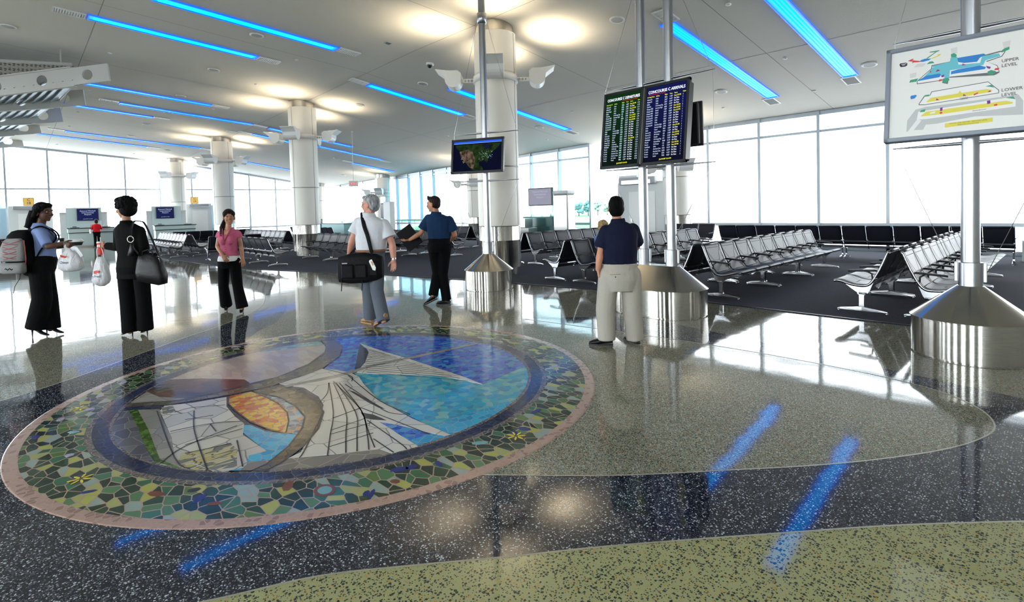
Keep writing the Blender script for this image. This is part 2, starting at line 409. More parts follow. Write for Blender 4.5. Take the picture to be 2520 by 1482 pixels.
# window walls, one bay at a time
WIN = [0]
def bay(axis, c, a0, a1, sill, trans, pane_mat, dbl=False, curb=.3):
    """axis 'x': wall along x at y=c; 'y': wall along y at x=c"""
    WIN[0] += 1
    def P(a, z, off=0.): return (a, c+off, z) if axis == 'x' else (c-off, a, z)
    def top(a): return ceil_z(a, c) if axis == 'x' else ceil_z(c, a)
    def bar(b, a, a2, z0, z1, d=.14):
        ctr = P((a+a2)/2, (z0+z1)/2); sz = (abs(a2-a), d, z1-z0) if axis == 'x' else (d, abs(a2-a), z1-z0)
        b.box(ctr, sz)
    b = MB()
    bar(b, a0-.045, a0+.045, 0, top(a0)+.05, .2)
    bar(b, a0, a1, sill-.05, sill+.05); bar(b, a0, a1, trans-.04, trans+.04); bar(b, a0, a1, 0, .12, .2)
    ta, tb = top(a0), top(a1)
    q = [P(a0, ta-.12, -.06), P(a1, tb-.12, -.06), P(a1, tb+.05, -.06), P(a0, ta+.05, -.06), P(a0, ta-.12, .06), P(a1, tb-.12, .06), P(a1, tb+.05, .06), P(a0, ta+.05, .06)]
    b.add(q, [(3, 2, 1, 0), (4, 5, 6, 7), (0, 1, 5, 4), (1, 2, 6, 5), (2, 3, 7, 6), (3, 0, 4, 7)])
    o = struct(b.build('window_%d' % WIN[0], M_FRAME))
    g = MB(); g.add([P(a0, .1), P(a1, .1), P(a1, tb), P(a0, ta)], [(0, 1, 2, 3)])
    g.build('pane', pane_mat, o)
S_ = 1.91
# right wall: mullions on a regular grid, closer set in the far corner
mull = [-3.95+S_*k for k in range(3, -9, -1)]
for i in range(len(mull)-1):
    a0, a1 = mull[i], mull[i+1]
    if a1 < -13.6 and a0 > -15.4: continue
    gm = G_DIM_PALE if -20.0 < a1 < -13 else G_CLEAR
    bay('x', YR, a0, a1, .83, 3.92, gm)
x = mull[-1]; k = 0
while x > XL+.3:
    st = 1.45 if x > -34 else 1.9
    x2 = max(x-st, XL)
    bay('x', YR, x, x2, .83, 3.92, G_DIM_BLUE if -32.2 < (x+x2)/2 < -26.6 else G_CLEAR); x = x2
# left wall
y = -.1-S_*6
ys_m = [-.1+S_*k for k in range(-6, 11)]
for i in range(len(ys_m)-1):
    bay('y', XL, ys_m[i], ys_m[i+1], .75, 3.59, G_CLEAR)

# joints in the plaster
b = MB()
def joint(b, p, q, n=6):
    P = [Vector(p)+(Vector(q)-Vector(p))*i/n for i in range(n+1)]
    t = (P[-1]-P[0]).normalized(); s = Vector((-t.y, t.x))*.008
    V = [(v.x+s.x, v.y+s.y, ceil_z(v.x, v.y)-.003) for v in P]+[(v.x-s.x, v.y-s.y, ceil_z(v.x, v.y)-.003) for v in P]
    k = n+1; b.add(V, [(i, i+1, k+i+1, k+i) for i in range(n)])
for xx in (-5.4, -10.3, -15.8, -21, -26.2, -31.2, -36.4):
    joint(b, (xx, -6), (xx, 8.6)); joint(b, (xx, 8.6), (xx, YR))
for yy in (1.8, 8.6, 14.1): joint(b, (XL, yy), (-13, yy), 8); joint(b, (-13, yy), (8, yy), 4)
struct(b.build('trim_3', mat('joint_dark', (.3, .29, .27), .9)))  # plain dark strips along the joint lines

# ---------------------------------------------------------------- blue light strips in the ceiling
STR = [(-14.46, 2.6, 6.93), (-16.85, 1.64, 5.55), (-16.75, 9.16, 13.28), (-14.65, 11.1, 17.2), (-6.5, 11.2, 17.45), (-4.22, 11.0, 16.75), (-24.05, 2.1, 6.1), (-26.45, 3.42, 8.4), (-28.33, 1.74, 4.8), (-35.3, 2.26, 8.3), (-37.28, 1.2, 6.0), (-28.6, 9.1, 11.6), (-28.1, 12.3, 16.06), (-30.85, 15.6, 18.47), (-39.75, 9.0, 10.9), (-37.6, 11.56, 14.7), (-26.5, 9.2, 13.4)]
def on_ceiling(o, x, y): o.location = (x, y, ceil_z(x, y)-.012); o.rotation_euler = (ceil_tilt(x, y), 0, 0)
order = sorted(range(len(STR)), key=lambda i: image_x((STR[i][0], (STR[i][1]+STR[i][2])/2, 6)))
near_lab = {0: 'long bright blue light strip in the ceiling at the top left, ending by a grey grille', 1: 'blue light strip in the ceiling left of the longest one at the top left', 4: 'blue light strip in the ceiling just right of the flight boards', 5: 'broad blue light strip in the ceiling at top right, left of the map sign', 2: 'blue light strip in the ceiling left of the small map screen', 3: 'blue light strip passing behind the big near column'}
for rank, i in enumerate(order):
    x, y0, y1 = STR[i]; L = y1-y0; ym = (y0+y1)/2
    t = thing('ceiling_light_strip', near_lab.get(i, 'thin distant blue light strip in the ceiling, %s strip from the left' % ORD[rank]), 'light strip', group='blue light strips in the ceiling')
    on_ceiling(t, x, ym)
    wd = .33
    b = MB()
    for s in (-1, 1): b.box((s*(wd/2+.01), 0, -.006), (.03, L+.05, .035))
    for s in (-1, 1): b.box((0, s*(L/2+.01), -.006), (wd+.05, .03, .035))
    b.build('frame', M_BLUEEDGE, t)
    b = MB(); b.box((0, 0, .002), (wd, L, .012)); b.build('diffuser', M_BLUE, t)
    if i in (0, 1, 2, 3, 4, 5):
        for k in (-1, 0, 1):
            b = MB(); b.tube([(k*.075, -L/2+.08, -.012), (k*.075, L/2-.08, -.012)], .013, 6); b.build('tube_lamp', M_BLUE2, t)

GR = [(-16.91, 1.27), (-14.43, 7.3), (-16.86, 5.91), (-16.73, 8.8), (-16.74, 13.61), (-14.79, 17.55), (-6.68, 17.8), (-4.3, 17.1), (-6.35, 10.9), (-26.28, 3.05), (-28.25, 5.16), (-23.99, 6.44), (-35.08, 1.88), (-37.23, .87), (-37.32, 6.34), (-35.4, 8.68), (-26.45, 8.76), (-28.6, 8.75), (-28.94, 8.3), (-28.3, 16.45), (-30.6, 15.2)]
order = sorted(range(len(GR)), key=lambda i: image_x((*GR[i], 6)))
for rank, i in enumerate(order):
    x, y = GR[i]
    t = thing('ceiling_grille', 'slotted white air grille at the end of a blue strip, %s grille from the left' % ORD[rank], 'air grille', group='air grilles beside the blue strips')
    on_ceiling(t, x, y)
    b = MB()
    for s in (-1, 1): b.box((s*.165, 0, 0), (.03, .62, .03)); b.box((0, s*.3, 0), (.33, .03, .03))
    b.build('frame', M_WHITE, t)
    b = MB(); b.box((0, 0, .006), (.31, .6, .008)); b.build('backing', M_GREY, t)
    b = MB()
    for k in range(11): b.box((0, -.26+.052*k, 0), (.31, .026, .018), R=Matrix.Rotation(.5, 3, 'X'))
    b.build('slats', M_WHITE, t)
SP = [(-15.06, 5.01), (-19.05, 4.97), (-19.17, .18), (-23.34, 4.92), (-26.78, 5.15), (-30.16, 4.88), (-34.13, 4.82), (-37.75, 7.1), (-19.19, 10.1), (-15.06, 10.26), (-15.42, 16.27), (-7.3, 10.39), (-7.55, 16.16), (-3.65, 16.16), (-30.4, 14.36), (-35.8, 17.39)]
order = sorted(range(len(SP)), key=lambda i: image_x((*SP[i], 6)))
for rank, i in enumerate(order):
    x, y = SP[i]
    t = thing('ceiling_speaker', 'round white loudspeaker in the ceiling, %s round disc from the left' % ORD[rank], 'ceiling speaker', group='round loudspeakers in the ceiling'); on_ceiling(t, x, y)
    b = MB(); b.lathe([(.17, .01), (.175, -.012), (.15, -.02), (.13, -.014)], n=28); b.build('rim', M_WHITE, t)
    b = MB(); b.lathe([(.13, -.012), (.0, -.012)], n=28); b.build('grille', mat('speaker_mesh', (.55, .54, .5), .7) if 'speaker_mesh' not in MATS else MATS['speaker_mesh'], t)
TS = [(-16.19, 6.51), (-19.7, 6.46), (-24.64, 6.35), (-20.02, 14.94), (-5.05, 11.2), (-5.15, 14.65), (-5.34, 17.48), (-8.21, 17.7), (-12.92, 15.4), (-16.51, 17.91), (-19.66, 2.36), (-24.9, 2.33), (-29.63, 2.32), (-33.59, 2.29), (-40.5, 2.17), (-40.86, 5.89)]
order = sorted(range(len(TS)), key=lambda i: image_x((*TS[i], 6)))
for rank, i in enumerate(order):
    x, y = TS[i]
    t = thing('ceiling_sprinkler', 'tiny white sprinkler cap in the ceiling, %s cap from the left' % ORD[rank], 'sprinkler', group='sprinkler caps in the ceiling'); on_ceiling(t, x, y)
    b = MB(); b.lathe([(.055, .01), (.055, -.008), (.03, -.02), (0, -.022)], n=16); b.build('cap', M_WHITE, t)
t = thing('dome_camera', 'black dome security camera in the ceiling left of the big column', 'camera'); on_ceiling(t, -13.41, 9.42)
b = MB(); b.lathe([(.12, .01), (.12, -.03), (.09, -.05), (.075, -.05)], n=24); b.build('housing', M_WHITE, t)
b = MB(); b.lathe([(.085, -.04)]+[(.085*math.cos(a), -.045-.09*math.sin(a)) for a in [k*PI/12 for k in range(7)]], n=24); b.build('dome', M_BLACKP, t)
t = thing('access_hatch', 'small grey square plate in the ceiling right of the top left strip', 'ceiling plate'); on_ceiling(t, -13.0, 7.76)
b = MB(); b.box((0, 0, 0), (.16, .16, .02)); b.build('plate', M_GREY, t); b = MB(); b.box((0, 0, -.014), (.1, .1, .012)); b.build('cover', M_DARKMET, t)

# ================================================================ columns
def column(x, y, label, R=.52, lamps=True, zring=None, alarm=None, core=True):
    top = min(ceil_z(x+dx, y+dy) for dx in (-.55, .55) for dy in (-.55, .55))
    t = thing('column', label, 'column', (x, y, 0), group='round cream columns')
    N_ = 40
    b = MB(); b.lathe([(R-.09, 0), (R-.09, .22)], n=N_); b.build('core', M_STEEL, t)
    b = MB(); b.lathe([(R-.09, .2), (R, .2), (R, .86), (R+.001, .865), (R+.001, .868), (R, .873), (R, 1.21), (R-.03, 1.21)], n=N_, smooth=True); b.build('steel_wainscot', M_STEEL, t, crease=.6)
    b = MB(); b.lathe([(R-.02, 1.22), (R, 1.23), (R, 2.66), (R-.012, 2.665), (R-.012, 2.685), (R, 2.69), (R, zring or 4.3), (R-.015, (zring or 4.3)+.01), (R-.015, (zring or 4.3)+.2), (R, (zring or 4.3)+.21), (R, top-.14), (R-.05, top-.14)], n=N_); b.build('shell', M_COLUMN, t, crease=.6)
    b = MB(); b.lathe([(R-.05, top-.16), (R-.05, top+.12)], n=N_); b.build('head_ring', M_STEEL, t)
    b = MB()
    for a in (.35, 1.92, 3.49, 5.06): b.box((math.cos(a)*(R+.001), math.sin(a)*(R+.001), (1.23+top-.15)/2), (.006, .014, top-1.4), rz=a)
    b.build('panel_joint', MATS.get('joint_dark'), t)
    b = MB(); b.lathe([(R-.004, 2.664), (R+.004, 2.667), (R+.004, 2.683), (R-.004, 2.686)], n=N_); b.build('joint_ring', M_CAST, t)
    if alarm is not None:
        a = alarm; d = Vector((math.cos(a), math.sin(a), 0))
        q = thing('fire_alarm', 'red fire alarm strobe on the ' + label.split(',')[0].replace('cream ', ''), 'fire alarm', (x+d.x*(R+.012), y+d.y*(R+.012), 2.13), a, 'red fire alarms')
        b = MB(); b.box((.02, 0, .06), (.05, .12, .16), bev=.008); b.build('housing', M_RED, q)
        b = MB(); b.box((.05, 0, .05), (.02, .05, .06), bev=.004); b.build('strobe', M_WHITE, q)
        b = MB(); b.box((.02, 0, -.1), (.05, .12, .1), bev=.008); b.build('sounder', M_WHITE if False else M_RED, q)
    return t
def uplight(cx, cy, z, ang, label, R=.52, power=140):
    t = thing('column_uplight', label, 'uplight', (cx, cy, z), ang, 'uplights on the columns')
    # local x points away from the column
    r0 = R+.52; w2 = .24
    prof = []
    for k in range(0, 13):
        a = PI*1.02+k*(PI*.98)/12; prof.append((r0+.19*math.cos(a), .19*math.sin(a)-.02))
    prof += [(r0+.2, .06), (r0+.42, .22), (r0+.40, .235), (r0+.1, .19), (r0-.12, .19), (r0-.2, .12)]
    fr = (Vector((0, 0, 0)), Vector((1, 0, 0)), Vector((0, 0, 1)), Vector((0, -1, 0)))
    b = MB(); b.prism(prof, -w2, w2, fr=fr); b.build('housing', M_WHITE, t)
    b = MB()
    for s in (-1, 1): b.prism([(r0+p[0]*1.03, p[1]*1.03) for p in [(q[0]-r0, q[1]) for q in prof]], s*w2, s*(w2+.012), fr=fr)
    b.build('side_plate', M_WHITE, t)
    b = MB(); b.box((r0+.16, 0, .208), (.3, w2*1.7, .012), R=Matrix.Rotation(-.09, 3, 'Y')); b.build('lens', M_LAMP, t)
    b = MB()
    b.box((R+.16, 0, -.02), (.36, .05, .1), bev=.008)
    b.build('bracket_arm', M_WHITE, t)
    for k, rr in enumerate((.036, .029, .022)):
        b = MB(); b.tube([(R+.07+.08*k, -.027, -.02), (R+.07+.08*k, .027, -.02)], rr, 12); b.build('arm_hole', M_GREY, t)
    l = bpy.data.lights.new('uplight_beam', 'AREA'); l.shape = 'RECTANGLE'; l.size = .3; l.size_y = .4; l.energy = power; l.color = (1, .86, .62); l.spread = 2.0
    lo = bpy.data.objects.new('uplight_beam', l); COL.objects.link(lo); lo.parent = t; lo.location = (r0+.2, 0, .26)
    lo.rotation_euler = (0, PI+.36, 0)
    return t
def ring(cx, cy, z, t, R=.52):
    b = MB(); b.lathe([(R-.01, z-.1), (R+.03, z-.1), (R+.03, z+.06), (R-.01, z+.06)], n=40); b.build('lamp_collar', M_WHITE, t)
CS = [(-9.95, 8.95, 'big cream column nearest the camera, behind the small map screen', 4.87, 3.2), (-20.95, 8.55, 'cream column behind the pink woman and grey haired man, second nearest', 4.66, 3.3), (-31.2, 8.35, 'cream column directly above the pink woman, third from the camera', 4.57, 3.5), (-41.5, 8.25, 'cream column against the far left windows, beside the yellow gate sign', 4.42, None)]
names = ['nearest big column', 'second column', 'third column', 'farthest left column']
dirn = ['right', 'far', 'left', 'near']
for (x, y, lab, zr_, al), nm in zip(CS, names):
    t = column(x, y, lab, zring=zr_-.1, alarm=al); ring(x, y, zr_, t)
    for k in range(4):
        a = PI/4+k*PI/2
        uplight(x, y, zr_, a, 'white uplight on the %s, %s of the four' % (nm, ['right-hand one', 'rear one', 'left-hand one', 'camera-facing one'][k]), power=15)
for x, y, lab, nm, zr_ in ((-10.6, 18.85, 'cream column beside the gate door on the right window wall', 'column beside the right gate door', 3.05), (-22.78, 18.85, 'cream column half hidden behind the big near column', 'half hidden column', 3.05), (-32.8, 18.8, 'cream column by the blue windows, behind the grey haired man', 'column by the blue windows', 3.0)):
    t = column(x, y, lab, zring=zr_-.1, alarm=3.3 if x == -22.78 else None); ring(x, y, zr_, t)
    for k in range(4):
        a = PI/4+k*PI/2
        if math.sin(a) > 0: continue
        uplight(x, y, zr_, a, 'white uplight on the %s, %s' % (nm, 'left of the pair' if math.cos(a) < 0 else 'right of the pair'), power=6)
# slim column in the far corner
t = column(-41.9, 18.3, 'slim cream column in the far corner under the exit sign', R=.42, zring=2.8, alarm=5.3)
uplight(-41.9, 18.3, 2.4, 3.9, 'white uplight on the slim far corner column', R=.42, power=3)

# ================================================================ sign poles
YP = 7.22
def pole_base(t, xs, R=.5, hs=.39, ht=.72, rt=.11):
    sep = (max(xs)-min(xs))/2
    b = MB(); b.lathe([(R-.02, 0), (R-.02, .015), (R, .015), (R, hs-.004), (R+.012, hs), (R+.012, hs+.006)], n=72, stretch=sep); b.build('base_drum', M_STEEL, t, crease=.5)
    b = MB(); b.lathe([(R+.012, hs+.006), (rt+.0, ht), (0, ht)], n=72, stretch=sep); b.build('base_cone', M_STEEL, t, crease=.5)
def pole(t, x, top, r=.072):
    b = MB(); b.lathe([(r, .7), (r, top)], (x, 0, 0), n=24); b.build('pole', M_ALU, t)
    b = MB(); b.lathe([(r, .715), (r+.022, .72), (r+.022, .96), (r, .965)], (x, 0, 0), n=24)
    for s in (-1, 1): b.box((x+s*(r+.035), 0, .86), (.03, .03, .2), bev=.004)
    b.build('collar', M_ALU, t, crease=.6)
def blade(t, z, half, name, y=0.):
    b = MB(); b.tube([(-half, y, z), (-half*.6, y, z), (0, y, z), (half*.6, y, z), (half, y, z)], [.014, .03, .045, .03, .014], 10, k=.45, side=(0, 1, 0)); b.build(name, M_ALU, t)
def cables(t, zt, zb, half, ztop, y=0.):
    for s in (-1, 1):
        b = MB(); b.tube([(s*.09, y, ztop), (s*half*.97, y, zt), (s*half*.97, y, zb), (s*.13, y, .86)], .0035, 5); b.build('cable', M_STEELP, t)

# --- small map screen on the left pole
TVA = math.radians(26)
t = thing('sign_pole', 'single aluminium pole on a steel cone base, carrying the small map screen', 'sign pole', (-8.4, YP, 0), TVA, 'sign poles on steel drums')
pole_base(t, [0]); pole(t, 0, ceil_z(-8.4, YP)+.02)
blade(t, 3.222, .735, 'upper_wing'); blade(t, 2.235, .735, 'lower_wing'); cables(t, 3.22, 2.24, .735, 5.55)
b = MB(); b.lathe([(.072, 5.45), (.1, 5.46), (.1, 5.66), (.072, 5.67)], n=24); b.build('cable_ring', M_ALU, t)
TILT = math.radians(8)
def screen(name, label, loc, rz, wd, ht, group=None, dep=.11, bez=.045, bezmat=None, scr=None):
    t = thing(name, label, 'display screen', loc, rz, group); t.rotation_euler = (-TILT, 0, rz)
    b = MB(); b.box((0, dep/2+.012, 0), (wd*.96, dep, ht*.94), bev=.02); b.build('housing', M_BLACKP, t)
    b = MB()
    for s in (-1, 1): b.box((s*(wd/2-bez/2), 0, 0), (bez, .05, ht)); b.box((0, 0, s*(ht/2-bez/2)), (wd, .05, bez))
    b.build('bezel', bezmat or M_BLACKP, t)
    b = MB(); b.box((0, .004, 0), (wd-2*bez+.004, .03, ht-2*bez+.004)); b.build('screen_panel', scr, t)
    return t
def emi(name, c, s=1.): return mat(name, tuple(min(1, v)*.5 for v in c),   .6, spec=.03, emit=c, estr=s*.5)
nv = Vector((math.sin(TVA), -math.cos(TVA), 0)); rv = Vector((math.cos(TVA), math.sin(TVA), 0))
S_OCEAN = emi('screen_ocean', (.0012, .002, .012)); S_LAND = emi('screen_land', (.006, .016, .004)); S_DRY = emi('screen_dry_land', (.035, .024, .016)); S_BAR = emi('screen_bar', (.02, .1, .75)); S_ICE = emi('screen_cloud', (.25, .4, .38))
S_DARKL = emi('screen_dark_land', (.012, .018, .005)); S_LAKE = emi('screen_lake', (.003, .006, .03))
for m_, sc_n, ca, cb_ in ((S_LAND, 9, (.002, .006, .002), (.014, .03, .007)), (S_DRY, 14, (.008, .010, .004), (.13, .075, .055)), (S_DARKL, 8, (.002, .004, .002), (.018, .02, .006))):
    n_ = N(m_, 'ShaderNodeTexNoise'); n_.inputs['Scale'].default_value = sc_n; n_.inputs['Detail'].default_value = 6; LK(m_, opos(m_), n_.inputs['Vector'])
    r_ = ramp(m_, [(.36, ca), (.68, cb_)]); LK(m_, n_.outputs['Fac'], r_.inputs[0]); LK(m_, r_.outputs[0], BS(m_).inputs['Emission Color']); LK(m_, r_.outputs[0], BS(m_).inputs['Base Color'])
p = Vector((-8.4, YP, 2.745))+rv*(-.115)+nv*.16
tv = screen('map_screen', 'small black monitor on the left pole showing a dark satellite map', p, TVA, 1.17, .72, scr=S_OCEAN)
b = MB()
ey = -.0122
fr = (Vector((0, ey, 0)), Vector((1, 0, 0)), Vector((0, 0, 1)), Vector((0, -1, 0)))
LAND = [(-.50, .24), (-.46, .16), (-.40, .12), (-.38, .05), (-.36, -.03), (-.30, -.10), (-.24, -.15), (-.19, -.22), (-.12, -.29), (.02, -.31), (.14, -.30), (.12, -.24), (.05, -.2), (.04, -.14), (.1, -.12), (.17, -.11), (.22, -.16), (.25, -.13), (.24, -.05), (.31, .03), (.36, .08), (.44, .14), (.50, .2), (.52, .24)]
b.prism(LAND, 0, .0008, 0, fr)
b.prism([(-.40, .1), (-.36, -.03), (-.30, -.10), (-.22, -.16), (-.16, -.24), (-.08, -.27), (-.06, -.18), (-.05, -.05), (-.1, .08), (-.2, .14)], .0008, .0014, 1, fr)
b.prism([(.02, .24), (.12, .14), (.3, .16), (.4, .22), (.36, .24)], .0008, .0012, 4, fr)
b.prism([(.14, .2), (.18, .13), (.26, .14), (.28, .21), (.2, .24)], .0012, .0016, 5, fr)
random.seed(3)
for k in range(46):
    x = .04+random.random()*.3; z = -.09+random.random()*.18; s = .005+random.random()*.007
    b.prism([(x-s, z), (x, z-s*.6), (x+s, z), (x, z+s*.6)], .0016, .002, 2, fr)
for k in range(12):
    x = -.36+random.random()*.24; z = -.16+random.random()*.18; s = .006+random.random()*.008
    b.prism([(x-s, z), (x, z-s), (x+s, z), (x, z+s)], .0016, .002, 6, fr)
b.prism([(-.535, .27), (.535, .27), (.535, .31), (-.535, .31)], 0, .001, 3, fr)
b.prism([(-.535, .262), (.535, .262), (.535, .27), (-.535, .27)], 0, .001, 2, fr)
b.build('screen_image', [S_LAND, S_DRY, S_ICE, S_BAR, S_DARKL, S_LAKE, emi('screen_pale', (.2, .17, .15))], tv)
b = MB(); b.box((.115, .19, 0), (.14, .14, .3), bev=.01); b.build('wall_mount', M_DARKMET, tv)

# --- the pair of flight boards on the double pole
t = thing('sign_pole', 'twin aluminium poles on one wide steel base, carrying the flight boards', 'sign pole', (-4.41, YP, 0), 0, 'sign poles on steel drums')
pole_base(t, [-.24, .24]); pole(t, -.24, ceil_z(-4.6, YP)+.02); pole(t, .24, ceil_z(-4.1, YP)+.02)
blade(t, 3.515, .95, 'upper_wing'); blade(t, 2.225, .95, 'lower_wing'); cables(t, 3.515, 2.23, .95, 5.6)
S_DEP = emi('screen_departures', (.002, .012, .004)); S_ARR = emi('screen_arrivals', (.003, .004, .026))
def grad(m, c0, c1):
    g = m.node_tree.nodes.new('ShaderNodeTexCoord'); s = m.node_tree.nodes.new('ShaderNodeSeparateXYZ'); LK(m, g.outputs['Object'], s.inputs[0])
    r = ramp(m, [(.0, c0), (1, c1)]); mm = mathn(m, 'MULTIPLY_ADD', s.outputs[2], .9); m.node_tree.nodes[-1].inputs[2].default_value = .45
    LK(m, mm, r.inputs[0]); LK(m, r.outputs[0], BS(m).inputs['Emission Color'])
grad(S_DEP, (.0012, .0012, .003), (.004, .030, .005)); grad(S_ARR, (.0012, .0012, .004), (.007, .009, .080))
E_W = emi('screen_white_text', (.85, .88, 1), 1.); E_T = emi('screen_pale_text', (.5, .58, .75), 1.); E_Y = emi('screen_yellow_text', (.85, .85, .03), 1.); E_R = emi('screen_red_text', (.5, .02, .02), 1.); E_G = emi('screen_green_text', (.5, .7, .05), 1.); E_TC = emi('screen_teal_text', (.45, .75, .75), 1.)
YB = 7.05
cities_a = ['Atlanta,GA', 'Atlanta,GA', 'Buffalo', 'Charlotte', 'Chicago-ORD', 'Chicago-ORD', 'Chicago-ORD', 'Chicago-ORD', 'Cincinnati,OH', 'Cincinnati,OH', 'Cincinnati,OH', 'Columbus,OH', 'Dallas', 'Dallas', 'Denver,CO', 'Denver,CO', 'Denver,CO', 'Philadelphia', 'Phoenix', 'Phoenix', 'South Bend', 'St. Louis', 'St. Louis', 'Toronto', 'Toronto']
line_a = ['Delta', 'Delta', 'Delta', 'US Airways Exp.', 'American Eagle', 'United', 'United', 'United', 'Delta', 'Delta', 'Delta', 'American Eagle', 'American Eagle', 'United', 'AmericaWest', 'US Airways', 'Frontier', 'US Airways Exp.', 'AmericaWest', 'US Airways', 'Delta', 'American Conn.', 'American Conn.', 'Air Canada', 'United']
fl_a = ['4062', '2207', '2007', '4075', '4085', '7389', '6092', '5829', '4774', '9224', '6422', '4791', '3798', '9831', '9041', '123', '133', '375', '4038', '122', '132', '4433', '5558', '5296', '7928']
tm_a = ['1:43P', '4:41P', '6:41P', '8:09P', '1:19P', '3:42P', '4:26P', '5:40P', '1:26P', '3:38P', '6:13P', '1:36P', '1:50P', '6:20P', '1:24P', '2:36P', '2:36P', '3:03P', '3:11P', '2:38P', '2:26P', '8:13P', '2:31P', '4:12P', '4:22P']
now_a = {0: 'Now 2:33 PM', 4: 'Now 1:33 PM', 5: 'Now 5:00 PM', 6: 'Now 6:10 PM', 12: 'Now 2:16 PM', 15: 'Now 3:07 PM', 16: 'Now 3:07 PM', 19: 'Now 3:07 PM', 20: 'Now 3:07 PM'}
cities_d = ['Atlanta,GA', 'Atlanta,GA', 'Baton Rouge', 'Buffalo', 'Charlotte', 'Chicago-ORD', 'Chicago-ORD', 'Chicago-ORD', 'Cincinnati,OH', 'Cincinnati,OH', 'Cincinnati,OH', 'Dallas', 'Dallas', 'Denver,CO', 'Denver,CO', 'New Orleans', 'Orange Cnty', 'Orange Cnty', 'Philadelphia', 'Phoenix', 'St. Louis', 'St. Louis', 'St. Louis', 'Toronto', 'Toronto']
line_d = ['Delta', 'Delta', 'Delta', 'Delta', 'US Airways Exp.', 'American Eagle', 'United', 'United', 'United', 'Delta', 'Delta', 'American Eagle', 'American Eagle', 'Frontier', 'United', 'Delta', 'Frontier', 'US Airways', 'US Airways Exp.', 'US Airways', 'American Conn.', 'American Conn.', 'American Conn.', 'Air Canada', 'United']
now_d = {0: 'Now 2:16 PM', 2: 'Now 2:16 PM', 5: 'Now 1:30 PM', 6: 'Now 5:00 PM', 7: 'Now 6:30 PM', 15: 'Now 6:00 PM'}
def board(name, label, x, wd, title, hdr, cols, now, scr, last, dep):
    zc = 2.85
    t = screen(name, label, (x, YB, zc-.008), 0, wd, 1.225, 'flight boards on the twin poles', dep=.13, bez=.04, scr=scr)
    y = -.0125; n = 25; top = .375; bot = -.495; dz = (top-bot)/(n-1)
    text('title_text', title, .062, E_W, t, (-wd/2+.065, y, .475), bold=.0012)['fit'] = wd-.135
    text('notice_text', 'Times in BOLD have been updated', .022, E_R, t, (-.02 if dep else -.3, y, .45), xs=.9)
    xs_ = [-wd/2+.05, -wd/2+.2, -wd/2+.345, -wd/2+.425, -wd/2+.5, -wd/2+.635]
    for k, h in enumerate(hdr): text('header_text', h, .027, E_G if dep else E_Y, t, (xs_[k], y, .415), xs=.8)
    sp = dz/.031
    def colm(nm, rows, k, m, xs=.78):
        for i, r in enumerate(rows):
            pass
        text(nm, '\n'.join(rows), .031, m, t, (xs_[k], y, top), spacing=sp, xs=xs)
    colm('city_text', cols[0], 0, E_T, .62); colm('airline_text', cols[1], 1, E_T, .62); colm('flight_text', cols[2], 2, E_TC if dep else E_T, .72); colm('time_text', cols[3], 3, E_T, .72)
    colm('status_text', ['' if i in now else 'On Time' for i in range(n)], 4, E_W, .72)
    [text('delay_text', v, .031, E_Y, t, (xs_[4], y, top-dz*i), xs=.62) for i, v in now.items()]; colm('gate_text', last, 5, E_T, .8)
    text('date_text', 'July 28 2007 12:14 PM', .03, E_Y, t, (-.06, y, -.548), xs=.72)
    return t
board('departures_board', 'tall left flight board reading CONCOURSE C DEPARTURES with green glow', -4.9, .74, 'CONCOURSE C DEPARTURES', ['Departing To', 'Airline', 'Flight', 'Time', 'Status', 'Gate'],
      (cities_d, line_d, fl_a[::-1], tm_a[12:]+tm_a[:12]), now_d, S_DEP, ['C%d' % (12+(i*7) % 9) for i in range(25)], True)
bd = board('arrivals_board', 'tall right flight board reading CONCOURSE C ARRIVALS with blue glow', -4.145, .74, 'CONCOURSE C ARRIVALS', ['Arriving From', 'Airline', 'Flight', 'Time', 'Status', 'Claim'],
      (cities_a, line_a, fl_a, tm_a), now_a, S_ARR, ['%d' % (1+(i % 5 == 4)) for i in range(25)], False)
b = MB(); b.box((-.3775, -.005, 0), (.03, .05, 1.2), bev=.01); b.build('joint_strip', M_CAST, bd)
for s, x in ((0, -4.65), (1, -4.17)):
    pass
# the screen on the other side of the poles
t = thing('rear_display', 'black back of a rear-facing screen, right of the arrivals board', 'display screen', (-4.385, 7.53, 2.835)); t.rotation_euler = (-TILT*.3, 0, PI)
b = MB(); b.box((0, .04, 0), (1.1, .09, .62), bev=.015); b.build('housing', M_BLACKP, t)
b = MB(); b.box((0, -.008, 0), (1.16, .04, .66), bev=.008); b.build('bezel', M_BLACKP, t)
b = MB(); b.box((0, -.028, 0), (1.08, .01, .58)); b.build('screen_panel', S_DEP, t)
b = MB()
for j in range(13): b.box((-.42+.07*j, .087, .08), (.03, .006, .34))
b.build('vents', M_DARKMET, t)
b = MB(); b.box((0, .13, 0), (.7, .12, .1), bev=.01); b.build('wall_mount', M_DARKMET, t)

